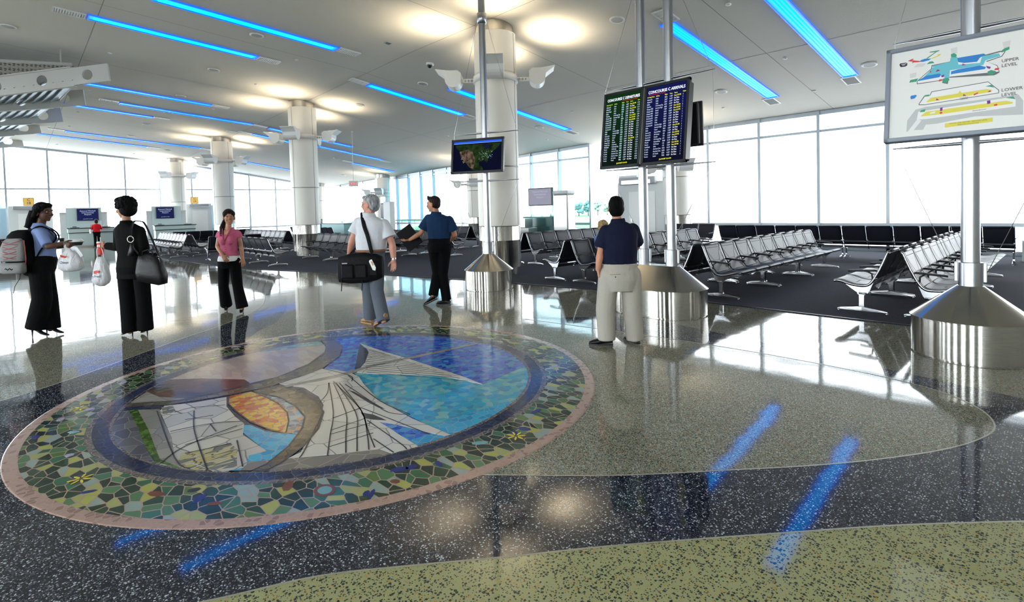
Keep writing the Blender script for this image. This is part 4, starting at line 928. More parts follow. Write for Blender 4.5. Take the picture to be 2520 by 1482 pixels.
MOS={
 'sky_deep':[(-1.707,.702),(-1.583,1.125),(-1.221,1.43),(-.657,1.748),(.018,1.925),(.556,1.815),(1.045,1.561),(1.133,.839),(.576,.746),(-.784,.695),(-1.214,.804),(-.135,.178),(-.483,.002),(-.903,.382)],
 'sky_turq':[(-.135,.178),(.186,.386),(.615,.718),(1.14,.833),(1.045,1.561),(1.371,1.272),(1.618,.945),(1.745,.678),(1.799,-.065),(.791,-.054),(.296,.074)],
 'sky_low':[(1.683,.807),(1.808,.518),(1.835,.186),(1.835,-.065),(1.822,-.324),(1.639,-.316),(1.281,-.252),(1.548,-.156),(1.807,-.057),(1.585,-.047),(1.607,.375)],
 'fin':[(-1.214,.804),(-.93,.744),(-.724,.662),(-.392,.439),(-.114,.197),(.076,.314),(.3,.488),(.622,.713),(.89,.782),(1.14,.833),(.8,.853),(.309,.842),(-.11,.837),(-.605,.808)],
 'white_body':[(-.437,-.498),(-.625,-.191),(-.537,.01),(-.206,.148),(.014,.151),(.24,.081),(.791,-.054),(1.343,-.076),(1.713,-.056),(1.813,-.051),(1.799,-.092),(1.526,-.194),(1.208,-.289),(1.502,-.307),(1.829,-.326),(1.833,-.53),(1.647,-.535),(1.532,-.719),(1.312,-1.037),(1.286,-.936),(.792,-.585),(.528,-.437),(.277,-.374),(-.069,-.369),(-.277,-.471)],
 'pool':[(1.216,-.293),(1.37,-.227),(1.693,-.135),(1.673,-.301),(1.45,-.301)],
 'gap1':[(.323,-.113),(.411,-.098),(1.009,-.122),(.948,-.143),(.746,-.143)],
 'gap2':[(.922,-.298),(1.043,-.25),(1.167,-.239),(1.233,-.238),(1.141,-.303),(1.06,-.337)],
 'base_grey':[(1.171,-1.237),(1.314,-1.037),(1.477,-.831),(1.617,-.541),(1.662,-.521),(1.792,-.534),(1.759,-.749),(1.623,-.985),(1.364,-1.296),(1.301,-1.356)],
 'mast':[(-.264,-.476),(-.202,.002),(-.246,.458),(-.19,.987),(-.095,1.782),(-.047,1.766),(-.123,.942),(-.172,.417),(-.11,-.041),(-.201,-.499)],
 'arcA':[(-2.019,.436),(-1.904,.587),(-1.631,.665),(-1.231,.574),(-.844,.352),(-.536,.024),(-.438,-.221),(-.343,-.587),(-.395,-.986),(-.516,-1.369),(-.824,-1.807),(-.917,-1.76),(-.805,-1.62),(-.545,-1.25),(-.506,-.982),(-.543,-.739),(-.571,-.466),(-.769,-.039),(-1.07,.278),(-1.418,.46),(-1.799,.521)],
 'arcB':[(-.342,-.615),(-.322,-.512),(.096,-.436),(.458,-.454),(.691,-.511),(.983,-.681),(1.208,-.885),(1.343,-1.088),(1.462,-1.266),(1.286,-1.447),(1.387,-1.338),(1.292,-1.164),(1.129,-.959),(.89,-.768),(.671,-.656),(.383,-.616),(.06,-.623),(-.325,-.753)],
 'sun':[(-.348,-.943),(-.325,-.753),(-.104,-.721),(.193,-.696),(.463,-.721),(.665,-.784),(.88,-.887),(.683,-.96),(.448,-1.005),(.097,-1.014),(-.144,-1.005)],
 'halo':[(-.325,-.753),(-.263,-.655),(.06,-.623),(.383,-.616),(.669,-.658),(.833,-.745),(.96,-.83),(.88,-.887),(.665,-.784),(.463,-.721),(.193,-.696),(-.104,-.721)],
 'sky_city':[(.423,-1.107),(.511,-1.025),(.742,-.979),(.974,-.835),(1.129,-.959),(1.292,-1.164),(1.387,-1.338),(1.279,-1.453),(1.211,-1.268),(1.065,-1.205),(1.09,-1.097),(.681,-1.108)],
 'city':[(-.397,-1.468),(-.514,-1.414),(-.407,-1.221),(-.342,-.964),(-.075,-1.036),(.24,-1.055),(.444,-1.048),(.664,-1.124),(1.085,-1.095),(1.065,-1.205),(1.233,-1.275),(1.259,-1.473),(1.081,-1.63),(.814,-1.776),(.727,-1.671),(.673,-1.575),(.247,-1.513)],
 'street':[(-.578,-1.598),(-.446,-1.459),(-.228,-1.487),(.319,-1.517),(.733,-1.578),(1.07,-1.628),(.988,-1.68),(.721,-1.662),(.127,-1.625)],
 'hedge':[(-.62,-1.655),(-.586,-1.597),(-.018,-1.612),(.669,-1.653),(.985,-1.676),(.933,-1.707),(.699,-1.683),(.353,-1.688),(-.116,-1.665)],
 'lens':[(-.637,-1.689),(-.62,-1.655),(-.116,-1.665),(.353,-1.688),(.722,-1.704),(.518,-1.782),(.205,-1.827),(-.103,-1.84),(-.315,-1.812)],
 'pink':[(-1.474,-1.306),(-1.77,-.923),(-1.853,-.361),(-1.68,.097),(-1.497,.467),(-1.212,.368),(-.825,-.016),(-.612,-.408),(-.606,-.68),(-.778,-.682),(-1.168,-.988)],
 'pinktop':[(-1.575,-1.17),(-1.92,-.709),(-2.049,-.129),(-1.99,.308),(-1.854,.525),(-1.504,.48),(-1.694,.102),(-1.867,-.356),(-1.783,-.92)],
 'brown':[(-1.208,-1.565),(-1.516,-1.375),(-1.157,-.991),(-.762,-.687),(-.604,-.707),(-.552,-.97),(-.604,-1.238),(-.816,-1.395)],
 'pale':[(-1.01,-1.724),(-1.198,-1.566),(-.806,-1.396),(-.59,-1.24),(-.604,-1.353),(-.824,-1.617)],
 'win1':[(.685,-1.533),(.766,-1.234),(.904,-1.234),(1.19,-1.316),(1.111,-1.445),(.899,-1.508),(.873,-1.589)],
 'win2':[(.898,-1.593),(.923,-1.513),(1.134,-1.45),(1.238,-1.468),(1.077,-1.621)],
 'win3':[(-.491,-1.44),(-.453,-1.359),(-.25,-1.377),(-.297,-1.464)],
}
MOSL= [[(-.013,-.146),(.752,-.454),(1.156,-.664),(1.477,-.831)],[(.02,-.116),(.83,-.382),(1.243,-.584),(1.528,-.723)],[(.042,-.097),(.89,-.327),(1.304,-.526),(1.564,-.659)],[(.064,-.077),(.897,-.278),(1.362,-.473),(1.604,-.591)],[(-.023,-.096),(.48,-.19),(.897,-.278),(1.263,-.42),(1.603,-.545)],[(1.156,-.664),(1.186,-.341)],[(1.087,-.621),(1.069,-.329)],[(1.353,-.765),(1.37,-.429)],[(.869,-.515),(.836,-.246)],[(-.013,-.146),(.262,-.285),(.434,-.429)],[(-.089,.09),(.791,-.054),(1.268,-.043)],[(.15,-.058),(.68,-.108),(1.091,-.142),(1.268,-.043)],[(.836,-.246),(1.202,-.206),(1.702,-.155)],[(1.119,-.343),(1.671,-.385),(1.8,-.406)],[(1.464,-.48),(1.844,-.514)],[(1.367,-.979),(1.263,-.896),(.66,-.496)],[(-.537,.01),(-.077,.101),(.116,.028)],[(-.416,-1.486),(.733,-1.578),(1.056,-1.641)],[(-.259,-1.386),(-.272,-1.262),(-.124,-1.034)],[(.182,-1.501),(.237,-1.26),(.386,-1.042)],[(.543,-1.477),(.545,-1.089)],[(.807,-1.774),(.571,-1.483),(.448,-1.103)],[(.707,-1.42),(1.09,-1.465)],[(.744,-1.188),(1.219,-1.289)],[(.766,-1.234),(.708,-1.511)],[(-.173,-1.262),(.257,-1.357),(.707,-1.42)],[(-.004,-1.363),(.064,-1.174)],[(-.299,-1.378),(-.172,-1.349)],[(.255,-1.243),(.451,-1.251)]]
MOS['arcA'] = MOS['arcA'][1:-1]

order = [('sky_deep', T_SKYD), ('sky_turq', T_SKYT), ('sky_low', T_SKYL), ('pinktop', T_PALEB), ('pink', T_PINK), ('pale', T_GREY), ('brown', T_DKBR), ('lens', T_LENS), ('sky_city', T_SKYL), ('halo', T_HALO), ('sun', T_SUN), ('city', T_CITY), ('street', T_GREY), ('hedge', T_HEDGE), ('win1', T_YEL), ('win2', T_YEL), ('win3', T_YEL), ('base_grey', T_BASE), ('white_body', T_WHITE), ('pool', T_SKYD), ('gap1', T_LINE), ('gap2', T_LINE), ('fin', T_WHITE), ('mast', T_GREY), ('arcA', T_BROWN), ('arcB', T_BROWN)]
PN = {'sky_deep': 'deep_blue_sky', 'sky_turq': 'turquoise_sky', 'sky_low': 'light_blue_sky', 'pinktop': 'grey_blue_tiles', 'pink': 'pink_tiles', 'pale': 'pale_strip', 'brown': 'brown_patch', 'lens': 'slate_patch', 'sky_city': 'city_sky', 'halo': 'sun_halo', 'sun': 'orange_sun', 'city': 'city_buildings', 'street': 'street', 'hedge': 'green_hedge', 'win1': 'yellow_windows', 'win2': 'yellow_windows', 'win3': 'yellow_windows', 'base_grey': 'grey_plinth', 'white_body': 'white_wing', 'pool': 'blue_gap', 'gap1': 'dark_gap', 'gap2': 'dark_gap', 'fin': 'ribbed_fin', 'mast': 'mast', 'arcA': 'long_arc', 'arcB': 'sun_arc'}
def clip_disc(P, R=1.835):
    out = []
    for p in P:
        v = Vector(p)
        out.append(tuple(v*(R/v.length)) if v.length > R else p)
    return out
for i, (k, m) in enumerate(order):
    b = MB(); b.prism(clip_disc(MOS[k]), 0, .0040+.00012*i, 0); b.build(PN[k], m, med)
b = MB()
for P in MOSL: ribbon(b, smooth_path(clip_disc(P), 4), .010, .0078)
# ribs of the fin
tip_a = [(-.93, .744), (-.724, .662), (-.6, .58), (-.45, .47), (-.3, .35), (-.15, .23)]
for k in range(13):
    t = .12+k/14; a = Vector((-1.1, .78)).lerp(Vector((-.02, .26)), t); c = Vector((-.75, .76)).lerp(Vector((1.0, .80)), t)
    ribbon(b, [tuple(a), tuple(c)], .009, .0078)
for (P, wd) in ((MOS['arcA'], .014), (MOS['arcB'], .014), (MOS['sun'], .012)): ribbon(b, clip_disc(P)+[clip_disc(P)[0]], wd, .0079)
b.build('dark_outlines', T_LINE, med)
# the little sculpted tiles in the border: suns, trees, a brown eye, blue squiggles
INL = [M_BLACKP, mat('inlay_blue', (.02, .03, .2), .15), mat('inlay_brown', (.2, .06, .03), .15), mat('inlay_teal', (.2, .4, .42), .15), mat('inlay_lilac', (.4, .36, .48), .15), mat('inlay_yellow', (.7, .6, .06), .15)]
def blob(x, y, rx, ry, m, n=12, rot=0, inl=None):
    solo = inl is None; inl = inl or MB()
    P = [(x+math.cos(rot)*rx*math.cos(a)-math.sin(rot)*ry*math.sin(a), y+math.sin(rot)*rx*math.cos(a)+math.cos(rot)*ry*math.sin(a)) for a in [2*PI*j/n for j in range(n)]]
    inl.prism(P, 0, .0052+.0004*m, m)
    if solo: inl.build('sculpted_tile', INL, med)
random.seed(5)
for k in range(48):
    a = random.random()*2*PI; r = 2.05+random.random()*.27; x, y = r*math.cos(a), r*math.sin(a); m = random.choice([0, 1, 1, 2, 3, 4])
    blob(x, y, .03+random.random()*.035, .015+random.random()*.02, m, 7, random.random()*3)
for (ax, ry) in ((-1.28, 2.16), (.12, 2.2), (-2.05, 2.2)):
    x, y = ry*math.cos(ax), ry*math.sin(ax); q = MB(); blob(x, y, .075, .06, 0, 14, 0, q)
    for j in range(7): blob(x+.045*math.cos(j*.9), y+.04*math.sin(j*.9), .03, .008, 5, 6, j*.9, q)
    q.build('sun_tile', INL, med)
x, y = 2.16*math.cos(-.5), 2.16*math.sin(-.5); q = MB(); blob(x, y, .075, .06, 2, 16, 0, q); blob(x, y, .05, .04, 3, 16, 0, q); q.build('eye_tile', INL, med)

# ================================================================ people
def cap_geo(b, p0, r0, p1, r1, n=14, side=None, k=1., flat=False):
    p0, p1 = Vector(p0), Vector(p1); t = (p1-p0)
    L = t.length; t = t/L if L > 1e-6 else Vector((0, 0, 1))
    u = Vector(side) if side is not None else (Vector((0, 0, 1)) if abs(t.z) < .9 else Vector((1, 0, 0)))
    u = (u-t*u.dot(t)).normalized(); v = t.cross(u); rings = []
    for i in range(1, 5):
        a = PI/2*(1-i/4); rings.append((p0-t*r0*math.sin(a)*min(1, k+.2), r0*math.cos(a)))
    for i in range(0, 1 if flat else 4):
        a = PI/2*i/4; rings.append((p1+t*r1*math.sin(a)*min(1, k+.2), r1*math.cos(a)))
    b.loft([[c+(u*math.cos(j)+v*math.sin(j)*k)*r for j in [2*PI*q/n for q in range(n)]] for c, r in rings], 0, True, True)
def tors(b, rings, n=20):
    """rings: (centre, half-width vector, half-depth vector)"""
    b.loft([[c+u*(math.copysign(abs(math.cos(a))**.85, math.cos(a)))+v*(math.copysign(abs(math.sin(a))**.85, math.sin(a))) for a in [2*PI*q/n for q in range(n)]] for c, u, v in rings], 0, True, True)
def blobify(b, name, m, parent, voxel, smooth=6, fac=.5, deform=None):
    me = b.mesh('tmp'); o = bpy.data.objects.new('tmp', me); COL.objects.link(o)
    bm = bmesh.new(); bm.from_mesh(me); bmesh.ops.recalc_face_normals(bm, faces=bm.faces[:]); bm.to_mesh(me); bm.free()
    r = o.modifiers.new('r', 'REMESH'); r.mode = 'VOXEL'; r.voxel_size = voxel; r.use_smooth_shade = True
    if smooth:
        s = o.modifiers.new('s', 'SMOOTH'); s.factor = fac; s.iterations = smooth
    dg = bpy.context.evaluated_depsgraph_get(); dg.update()
    m2 = bpy.data.meshes.new_from_object(o.evaluated_get(dg)); m2.name = name
    bpy.data.objects.remove(o); bpy.data.meshes.remove(me)
    m2.materials.clear(); m2.materials.append(m)
    return link(name, m2, parent)
def cloth(name, c, rough=.85, bs=30, st=.35, sheen=.2):
    m = mat(name, c, rough, spec=.12, sheen=0); bump(m, bs, st, .012, 3, opos(m)); return m
def skin_mat(name, c):
    m = mat(name, c, .5, spec=.35); tint(m, 9, tuple(v*.82 for v in c), tuple(min(1, v*1.1) for v in c), .3, .7, opos(m)); return m
V3 = Vector
def hand_geo(b, w_, d, n, tdir, s=1., curl=.35, spread=1.):
    d = V3(d).normalized(); n = V3(n); n = (n-d*n.dot(d)).normalized(); sd = d.cross(n).normalized()
    if sd.dot(V3(tdir)) < 0: sd = -sd
    w_ = V3(w_)
    cap_geo(b, w_-d*.01, .024*s, w_+d*.03*s, .034*s, side=sd, k=.6); cap_geo(b, w_+d*.03*s, .036*s, w_+d*.082*s, .040*s, side=sd, k=.38)
    for i, (ln, off) in enumerate(((.074, .0325), (.083, .0108), (.077, -.0108), (.062, -.0315))):
        p = w_+d*(.088-.004*abs(i-1))*s+sd*off*s*spread; a = curl*(.55+.12*i); q = p
        for j, fr_ in enumerate((.42, .33, .25)):
            dd = (d*math.cos(a)+n*math.sin(a)).normalized(); e = q+dd*ln*fr_*s
            cap_geo(b, q, (.0082-.0006*j)*s, e, (.0077-.0008*j)*s, 10); q = e; a += curl*.9
    p = w_+d*.022*s+sd*.026*s; e = p+(d*.62+sd*.62+n*.3).normalized()*.048*s; cap_geo(b, p, .0145*s, e, .0115*s, 10)
    e2 = e+(d*.85+sd*.15+n*.4).normalized()*.034*s; cap_geo(b, e, .011*s, e2, .0085*s, 10)
def frame_dirs(hf, tilt=0.):
    hf = V3(hf).normalized(); rt = hf.cross(V3((0, 0, 1))).normalized(); up = rt.cross(hf)
    hf2 = hf*math.cos(tilt)+up*math.sin(tilt); up2 = up*math.cos(tilt)-hf*math.sin(tilt)
    return hf2, rt, up2
def head_geo(b, hc, hf, tilt=0., s=1., fem=False):
    F, R_, U = frame_dirs(hf, tilt); hc = V3(hc); M3 = Matrix((R_, F, U)).transposed()
    b.sphere(hc+U*.028*s-F*.008*s, (.077*s, .097*s, .09*s), 0, 20, 14, M3)
    b.sphere(hc-U*.035*s+F*.022*s, ((.06 if fem else .064)*s, .07*s, .078*s), 0, 18, 12, M3)
    b.sphere(hc-U*.092*s+F*.062*s, (.024*s, .022*s, .02*s), 0, 12, 8, M3)
    cap_geo(b, hc+F*.088*s+U*.012*s, .009*s, hc+F*.108*s-U*.026*s, .0135*s, 10)
    for e in (-1, 1):
        b.sphere(hc+F*.1*s-U*.03*s+R_*e*.012*s, .009*s, 0, 10, 6)
        b.sphere(hc-F*.008*s+R_*e*.078*s-U*.012*s, (.012*s, .022*s, .034*s), 0, 12, 8, M3)
        b.sphere(hc+F*.07*s+R_*e*.034*s-U*.03*s, (.026*s, .026*s, .024*s), 0, 10, 8, M3)
        cap_geo(b, hc+F*.088*s+R_*e*.014*s+U*.024*s, .011*s, hc+F*.078*s+R_*e*.045*s+U*.022*s, .010*s, 8)
    return F, R_, U
EYEW = mat('eye_white', (.48, .46, .44), .3); EYEB = mat('eye_dark', (.02, .012, .01), .15)
def face_parts(parent, hc, F, R_, U, s, lip, brow, smile=False):
    hc = V3(hc)
    for e in (-1, 1):
        b = MB(); c = hc+F*.084*s+R_*e*.032*s+U*.004*s
        M3 = Matrix((R_, F, U)).transposed()
        b.sphere(c, (.0125*s, .009*s, .0062*s), 0, 12, 8, M3); b.sphere(c+F*.0052*s, (.0058*s, .0050*s, .0058*s), 1, 10, 6, M3)
        b.build('eye', [EYEW, EYEB], parent)
        b = MB(); b.tube([c+U*.020*s-R_*e*.016*s+F*.008*s, c+U*.0255*s+F*.009*s, c+U*.020*s+R_*e*.018*s], [.0016*s, .0026*s, .0012*s], 6); b.build('eyebrow', brow, parent)
    b = MB(); w_ = .027*s if smile else .022*s; c = hc-U*.058*s+F*.0925*s; up = .006*s if smile else 0
    b.tube([c-R_*w_-F*.013*s+U*up, c-R_*w_*.5-F*.001*s, c+F*.002*s, c+R_*w_*.5-F*.001*s, c+R_*w_-F*.013*s+U*up], [.002*s, .006*s, .007*s, .006*s, .002*s], 8, k=.8); b.build('lips', lip, parent)
    if smile:
        b = MB(); b.tube([c-R_*w_*.6+F*.004*s, c+F*.0075*s-U*.001*s, c+R_*w_*.6+F*.004*s], [.0015*s, .004*s, .0015*s], 6, k=.6); b.build('teeth', EYEW, parent)

def figure(name, label, J, fw, hf, skin, o):
    rx, ry = J['root']; t = thing(name, label, 'person', (rx, ry, 0))
    P = {k: V3(v) for k, v in J.items() if k != 'root'}; g = o.get
    P.update({k: V3(v) for k, v in g('fix', {}).items()})
    fw = V3(fw).normalized(); s = g('s', 1.)
    hs = g('headscale', 1.02*s)*1.13
    su = (P['shR']-P['shL']); hu = (P['hipR']-P['hipL']); shc = (P['shR']+P['shL'])/2; hpc = (P['hipR']+P['hipL'])/2
    su_d = su.normalized()
    hu_d = V3((hu.x, hu.y, 0)).normalized()
    def fwd(u): v = V3((0, 0, 1)).cross(u); v = V3((v.x, v.y, 0)).normalized(); return v if v.dot(fw) > 0 else -v
    fs, fh = fwd(su_d), fwd(hu_d)
    shw = su.length/2; spine = (shc-hpc)
    cw, cd = g('chest', (.165, .115)); ww, wd = g('waist', (.15, .10)); hw, hd = g('hips', (.17, .12)); belly = g('belly', .0); bust = g('bust', 0.)
    def torso_rings(e, top=True, z0=-.06, z1=None, vneck=False):
        R_ = []
        T_ = ((-.10, (hw*.92, hd*.9, -.01)), (0., (hw, hd, -.012)), (.16, (hw*.97+.0, hd*.94, belly*.5)), (.34, (ww, wd, belly)), (.52, (ww*1.03, wd*1.05, belly*.7)), (.70, (cw, cd*1.0, bust*.6)), (.84, (cw*1.05, cd*1.0, bust*.4)), (.93, (max(shw*.98, cw*.95), cd*.84, -.006)))
        for i in range(len(T_)-1):
            (f0, q0), (f1, q1) = T_[i], T_[i+1]
            if f0 < z0 < f1: k = (z0-f0)/(f1-f0); T_ = ((z0, tuple(a+(c-a)*k for a, c in zip(q0, q1))),)+T_[i+1:]; break
        for f, (w_, d_, fo) in T_:
            if f < z0 or (z1 is not None and f > z1): continue
            k = max(0, min(1, f)); u = hu_d.lerp(su_d, k).normalized(); v = fh.lerp(fs, k).normalized()
            c = hpc+spine*f+v*fo
            R_.append((c, u*(w_+e), v*(d_+e)))
        if z1 is None:
            nk = P['neck']; fo = fs*-.012
            R_ += [(shc.lerp(nk, .1)+fo, su_d*(shw*.93+e*.6), fs*(cd*.70+e)), (shc.lerp(nk, .42)+fo, su_d*(shw*.68+e*.6), fs*(cd*.60+e)), (shc.lerp(nk, .75)+fo, su_d*(shw*.44+e*.6), fs*(cd*.54+e)), (nk+V3((0, 0, .005))+fo, su_d*(g('neck_r', .06)*s+e), fs*(g('neck_r', .06)*s+e+.004))][:(2 if vneck == 2 else 3) if vneck else 4]
        return R_
    # skin: one continuous body
    b = MB(); F, Rr, U = head_geo(b, P['head'], hf, g('tilt', 0.), hs, g('fem', False))
    nb = P['neck']; cap_geo(b, nb-V3((0, 0, .05)), g('neck_r', .06)*s, P['head']-U*.05*hs-F*.012, g('neck_r', .06)*s*.93, 16)
    tors(b, torso_rings(-.012))
    ar = g('arm', (.05, .041, .029))
    S0 = {q: P['sh'+q]-V3((0, 0, .045))+(shc-P['sh'+q])*.10 for q in 'LR'}
    for sd in 'LR':
        cap_geo(b, S0[sd], ar[0]*.95, P['el'+sd], ar[1]*.92, 14)
        mid = P['el'+sd].lerp(P['wr'+sd], .28); cap_geo(b, P['el'+sd], ar[1]*.9, mid, ar[1], 14); cap_geo(b, mid, ar[1], P['wr'+sd], ar[2], 14)
        hd_ = g('hand'+sd)
        d = V3(hd_['d']) if 'd' in hd_ else (P['wr'+sd]-P['el'+sd])
        hand_geo(b, P['wr'+sd], d, hd_['n'], hd_['t'], s*g('handscale', 1.), hd_.get('curl', .35))
        lr = g('leg', (.08, .055, .036))
        cap_geo(b, P['hip'+sd], lr[0], P['kn'+sd], lr[1], 14); cap_geo(b, P['kn'+sd], lr[1], P['an'+sd], lr[2], 14)
        if g('shoes').get('heel', 0):
            A_ = P['an'+sd]; dd = V3((P['toe'+sd].x-A_.x, P['toe'+sd].y-A_.y, 0)).normalized()
            cap_geo(b, V3((A_.x, A_.y, max(A_.z, .11))), lr[2]*.9, V3((A_.x, A_.y, .055))+dd*.075, .02, 12)
    blobify(b, 'body', skin, t, .0052 if g('fine', True) else .008, 4)
    # top
    tp_ = g('top')
    if tp_:
        b = MB(); e = tp_.get('e', .012)
        tors(b, torso_rings(e, z0=tp_.get('z0', -.05), vneck=tp_.get('vneck', bool(tp_.get('collar')))))
        for sd in 'LR':
            L = tp_['sleeve'+sd] if 'sleeve'+sd in tp_ else tp_['sleeve']
            sr = tp_.get('sr', ar[0]+.02)
            if L <= 1:
                cap_geo(b, S0[sd], sr*.86, S0[sd].lerp(P['el'+sd], L), sr*tp_.get('flare', 1.02)*.92, 16, flat=True)
            else:
                cap_geo(b, S0[sd], sr*.9, P['el'+sd], sr*.84, 16); cap_geo(b, P['el'+sd], sr*.84, P['el'+sd].lerp(P['wr'+sd], L-1), sr*.72, 16, flat=True)
        if tp_.get('skirt'):
            z, w_, d_ = tp_['skirt']; c = hpc+V3((0, 0, z)); tors(b, [(c, hu_d*w_, fh*d_), (hpc+V3((0, 0, .05)), hu_d*(hw+e), fh*(hd+e)), (hpc+spine*.3, hu_d*(ww+e), fh*(wd+e))])
        if bust and g('fem'):
            for e2 in (-1, 1): b.sphere(hpc+spine*.70+su_d*e2*.062+fs*(cd*.62+bust), (.085, .062, .085), 0, 14, 10)
        tob = blobify(b, tp_.get('name', 'shirt'), tp_['m'], t, .010, 10 if g('fem') else 6)
        if tp_.get('collar'):
            b = MB(); c0 = nb-V3((0, 0, .005)); r = g('neck_r', .06)*s+.012
            rings = []
            for z, k in ((-.045, 1.42), (-.02, 1.24), (.012, 1.12), (.026, 1.05), (.024, .98), (-.01, 1.02)):
                rings.append([c0+V3((0, 0, z))+su_d*math.cos(a)*r*k+fs*math.sin(a)*r*k*1.02-fs*.008+V3((0, 0, -.035*max(0, math.sin(a))**3)) for a in [2*PI*q/24 for q in range(24)]])
            b.loft(rings, 0, False, True); b.build('collar', tp_.get('cm', tp_['m']), tob, fix=True)
    # trousers
    tr = g('trousers')
    if tr:
        b = MB(); e = tr.get('e', .014)
        R_ = []
        for f, (w_, d_, fo) in ((-.22, (hw*.8, hd*.85, -.01)), (-.08, (hw, hd*1.03, -.014)), (.02, (hw*1.01, hd*1.02, -.012)), (.14, (hw*.98, hd*.96, belly*.4)), (tr.get('rise', .24), (ww*1.03, wd*1.04, belly*.6))):
            R_.append((hpc+spine*f+fh*fo+V3((0, 0, (tr.get('drop', 0) if f < -.1 else 0))), hu_d*(w_+e), fh*(d_+e)))
        tors(b, R_)
        th, kn, hem, hz_ = tr['r']
        for sd in 'LR':
            H_, K_, A_ = P['hip'+sd], P['kn'+sd], P['an'+sd]
            cap_geo(b, H_, th, K_, kn, 16); end = A_+(A_-K_).normalized()*hz_
            cap_geo(b, K_, kn, end, hem, 16, flat=True)
        tro = blobify(b, 'trousers', tr['m'], t, .011, 5)
        if tr.get('belt'):
            b = MB(); f = tr.get('rise', .24)-.03; c = hpc+spine*f+fh*belly*.6; rings = []
            for z, k in ((-.017, 1.0), (-.017, 1.03), (.017, 1.03), (.017, 1.)):
                rings.append([c+V3((0, 0, z))+hu_d*math.cos(a)*(ww*1.03+e+.004)*k+fh*math.sin(a)*(wd*1.04+e+.004)*k for a in [2*PI*q/32 for q in range(32)]])
            b.loft(rings+[rings[0]], 0, False, True); b.build('belt', tr['belt'], t, fix=True)
    # shoes
    sh = g('shoes')
    for sd in 'LR':
        A_, T_ = P['an'+sd], P['toe'+sd]; d = V3((T_.x-A_.x, T_.y-A_.y, 0)).normalized(); sdv = d.cross(V3((0, 0, 1)))
        heelh = sh.get('heel', 0); b = MB(); lift = g('lift'+sd, 0.)
        z0 = max(0, min(A_.z-.085-heelh, .2)) if lift else 0.
        ln = sh.get('len', .27)*s; back = .07
        def pt(f, z): return V3((A_.x, A_.y, 0))+d*(-back+f*ln)+V3((0, 0, z))
        tilt_ = g('pitch'+sd, 0.)
        def tz(f, z): return z+z0*(1-f)*0+tilt_*(1-f)*ln
        prof = [(0., .03, .045+heelh, .035), (.12, .036, .05+heelh, .045), (.35, .036, .05+heelh*.75, .05 if not heelh else .032), (.6, .044, .03+heelh*.2, .036 if not heelh else .024), (.85, .04, .022, .026 if not heelh else .018), (1., .016, .015, .014)]
        if heelh: prof = [(f, w_*.78, z, h) for f, w_, z, h in prof]
        rings = []
        for f, w_, z, h in prof:
            c = pt(f, tz(f, z+.008)); rings.append([c+sdv*w_*math.cos(a)+V3((0, 0, 1))*h*math.sin(a)*(1 if math.sin(a) > 0 else .75) for a in [2*PI*q/14 for q in range(14)]])
        b.loft(rings, 0, True, True); so = b.build('shoe', sh['m'], t, fix=True)
        if heelh:
            b = MB(); b.tube([pt(.07, heelh+.02), pt(.06, .0)], [.013, .005], 8); b.build('heel', sh['m'], so)
        else:
            b = MB(); rings = []
            for f, w_ in ((-.01, .028), (.12, .04), (.4, .04), (.65, .048), (.88, .042), (1.01, .016)):
                c = pt(f, tz(f, .006)); rings.append([c+sdv*w_+V3((0, 0, .012)), c-sdv*w_+V3((0, 0, .012)), c-sdv*w_-V3((0, 0, .006)), c+sdv*w_-V3((0, 0, .006))])
            b.loft(rings, 0, True, False); b.build('sole', sh.get('sole', M_RUBBER), so, fix=True)
    # hair
    ha = g('hair'); hc = P['head']; M3 = Matrix((Rr, F, U)).transposed()
    if ha:
        b = MB()
        for (x, y, z), r in ha['ells']: b.sphere(hc+(Rr*x+F*y+U*z)*hs, tuple(q*hs for q in r), 0, 16, 12, M3)
        for pts, rr in ha.get('locks', []): b.tube([hc+(Rr*x+F*y+U*z)*hs for x, y, z in pts], [q*hs for q in rr], 10)
        if ha.get('lumps'):
            random.seed(11)
            (ex, ey, ez), er = ha['ells'][0]
            for k in range(ha['lumps']):
                th = math.acos(1-random.random()*1.45); ph = random.random()*2*PI
                n_ = V3((math.sin(th)*math.cos(ph), math.sin(th)*math.sin(ph), math.cos(th)))
                if n_.y > .5 and n_.z < .45: continue
                c = hc+(Rr*(ex+n_.x*er[0]*.97)+F*(ey+n_.y*er[1]*.97)+U*(ez+n_.z*er[2]*.97))*hs
                q_ = random.uniform(.010, .017)*hs; b.sphere(c, (q_, q_, q_*1.3), 0, 8, 6)
        hm = ha['m']; blobify(b, 'hair', hm, t, .006, 2)
    if g('face', True): face_parts(t, hc, F, Rr, U, hs, g('lip', mat('lip_brown', (.25, .08, .07), .4) if 'lip_brown' not in MATS else MATS['lip_brown']), ha['m'] if ha else EYEB, g('smile', False))
    return t, P, dict(F=F, R=Rr, U=U, su=su_d, fs=fs, hu=hu_d, fh=fh, hpc=hpc, spine=spine, shc=shc, root=V3((rx, ry, 0)))
RT = V3((.686, .728, 0)); AW = V3((-.728, .686, 0))
HAIR_CAP = [((0, -.016, .04), (.087, .101, .094)), ((0, -.045, .0), (.084, .075, .085)), ((0, .045, .085), (.07, .055, .035))]
BLACKC = cloth('black_suit_cloth', (.0045, .0043, .0042), .85); BLACKT = cloth('black_trouser_cloth', (.003, .003, .0035), .9)
SK_DARK = skin_mat('dark_brown_skin', (.095, .042, .024)); SK_MED = skin_mat('tan_skin', (.42, .20, .12)); SK_PINK = skin_mat('pink_skin', (.58, .27, .19)); SK_OLIVE = skin_mat('brown_skin', (.30, .15, .09))
H_BLACK = mat('black_hair', (.0022, .002, .002), .7, spec=.1); bump(H_BLACK, 60, .8, .02, 4, opos(H_BLACK, (1, 1, .3)))
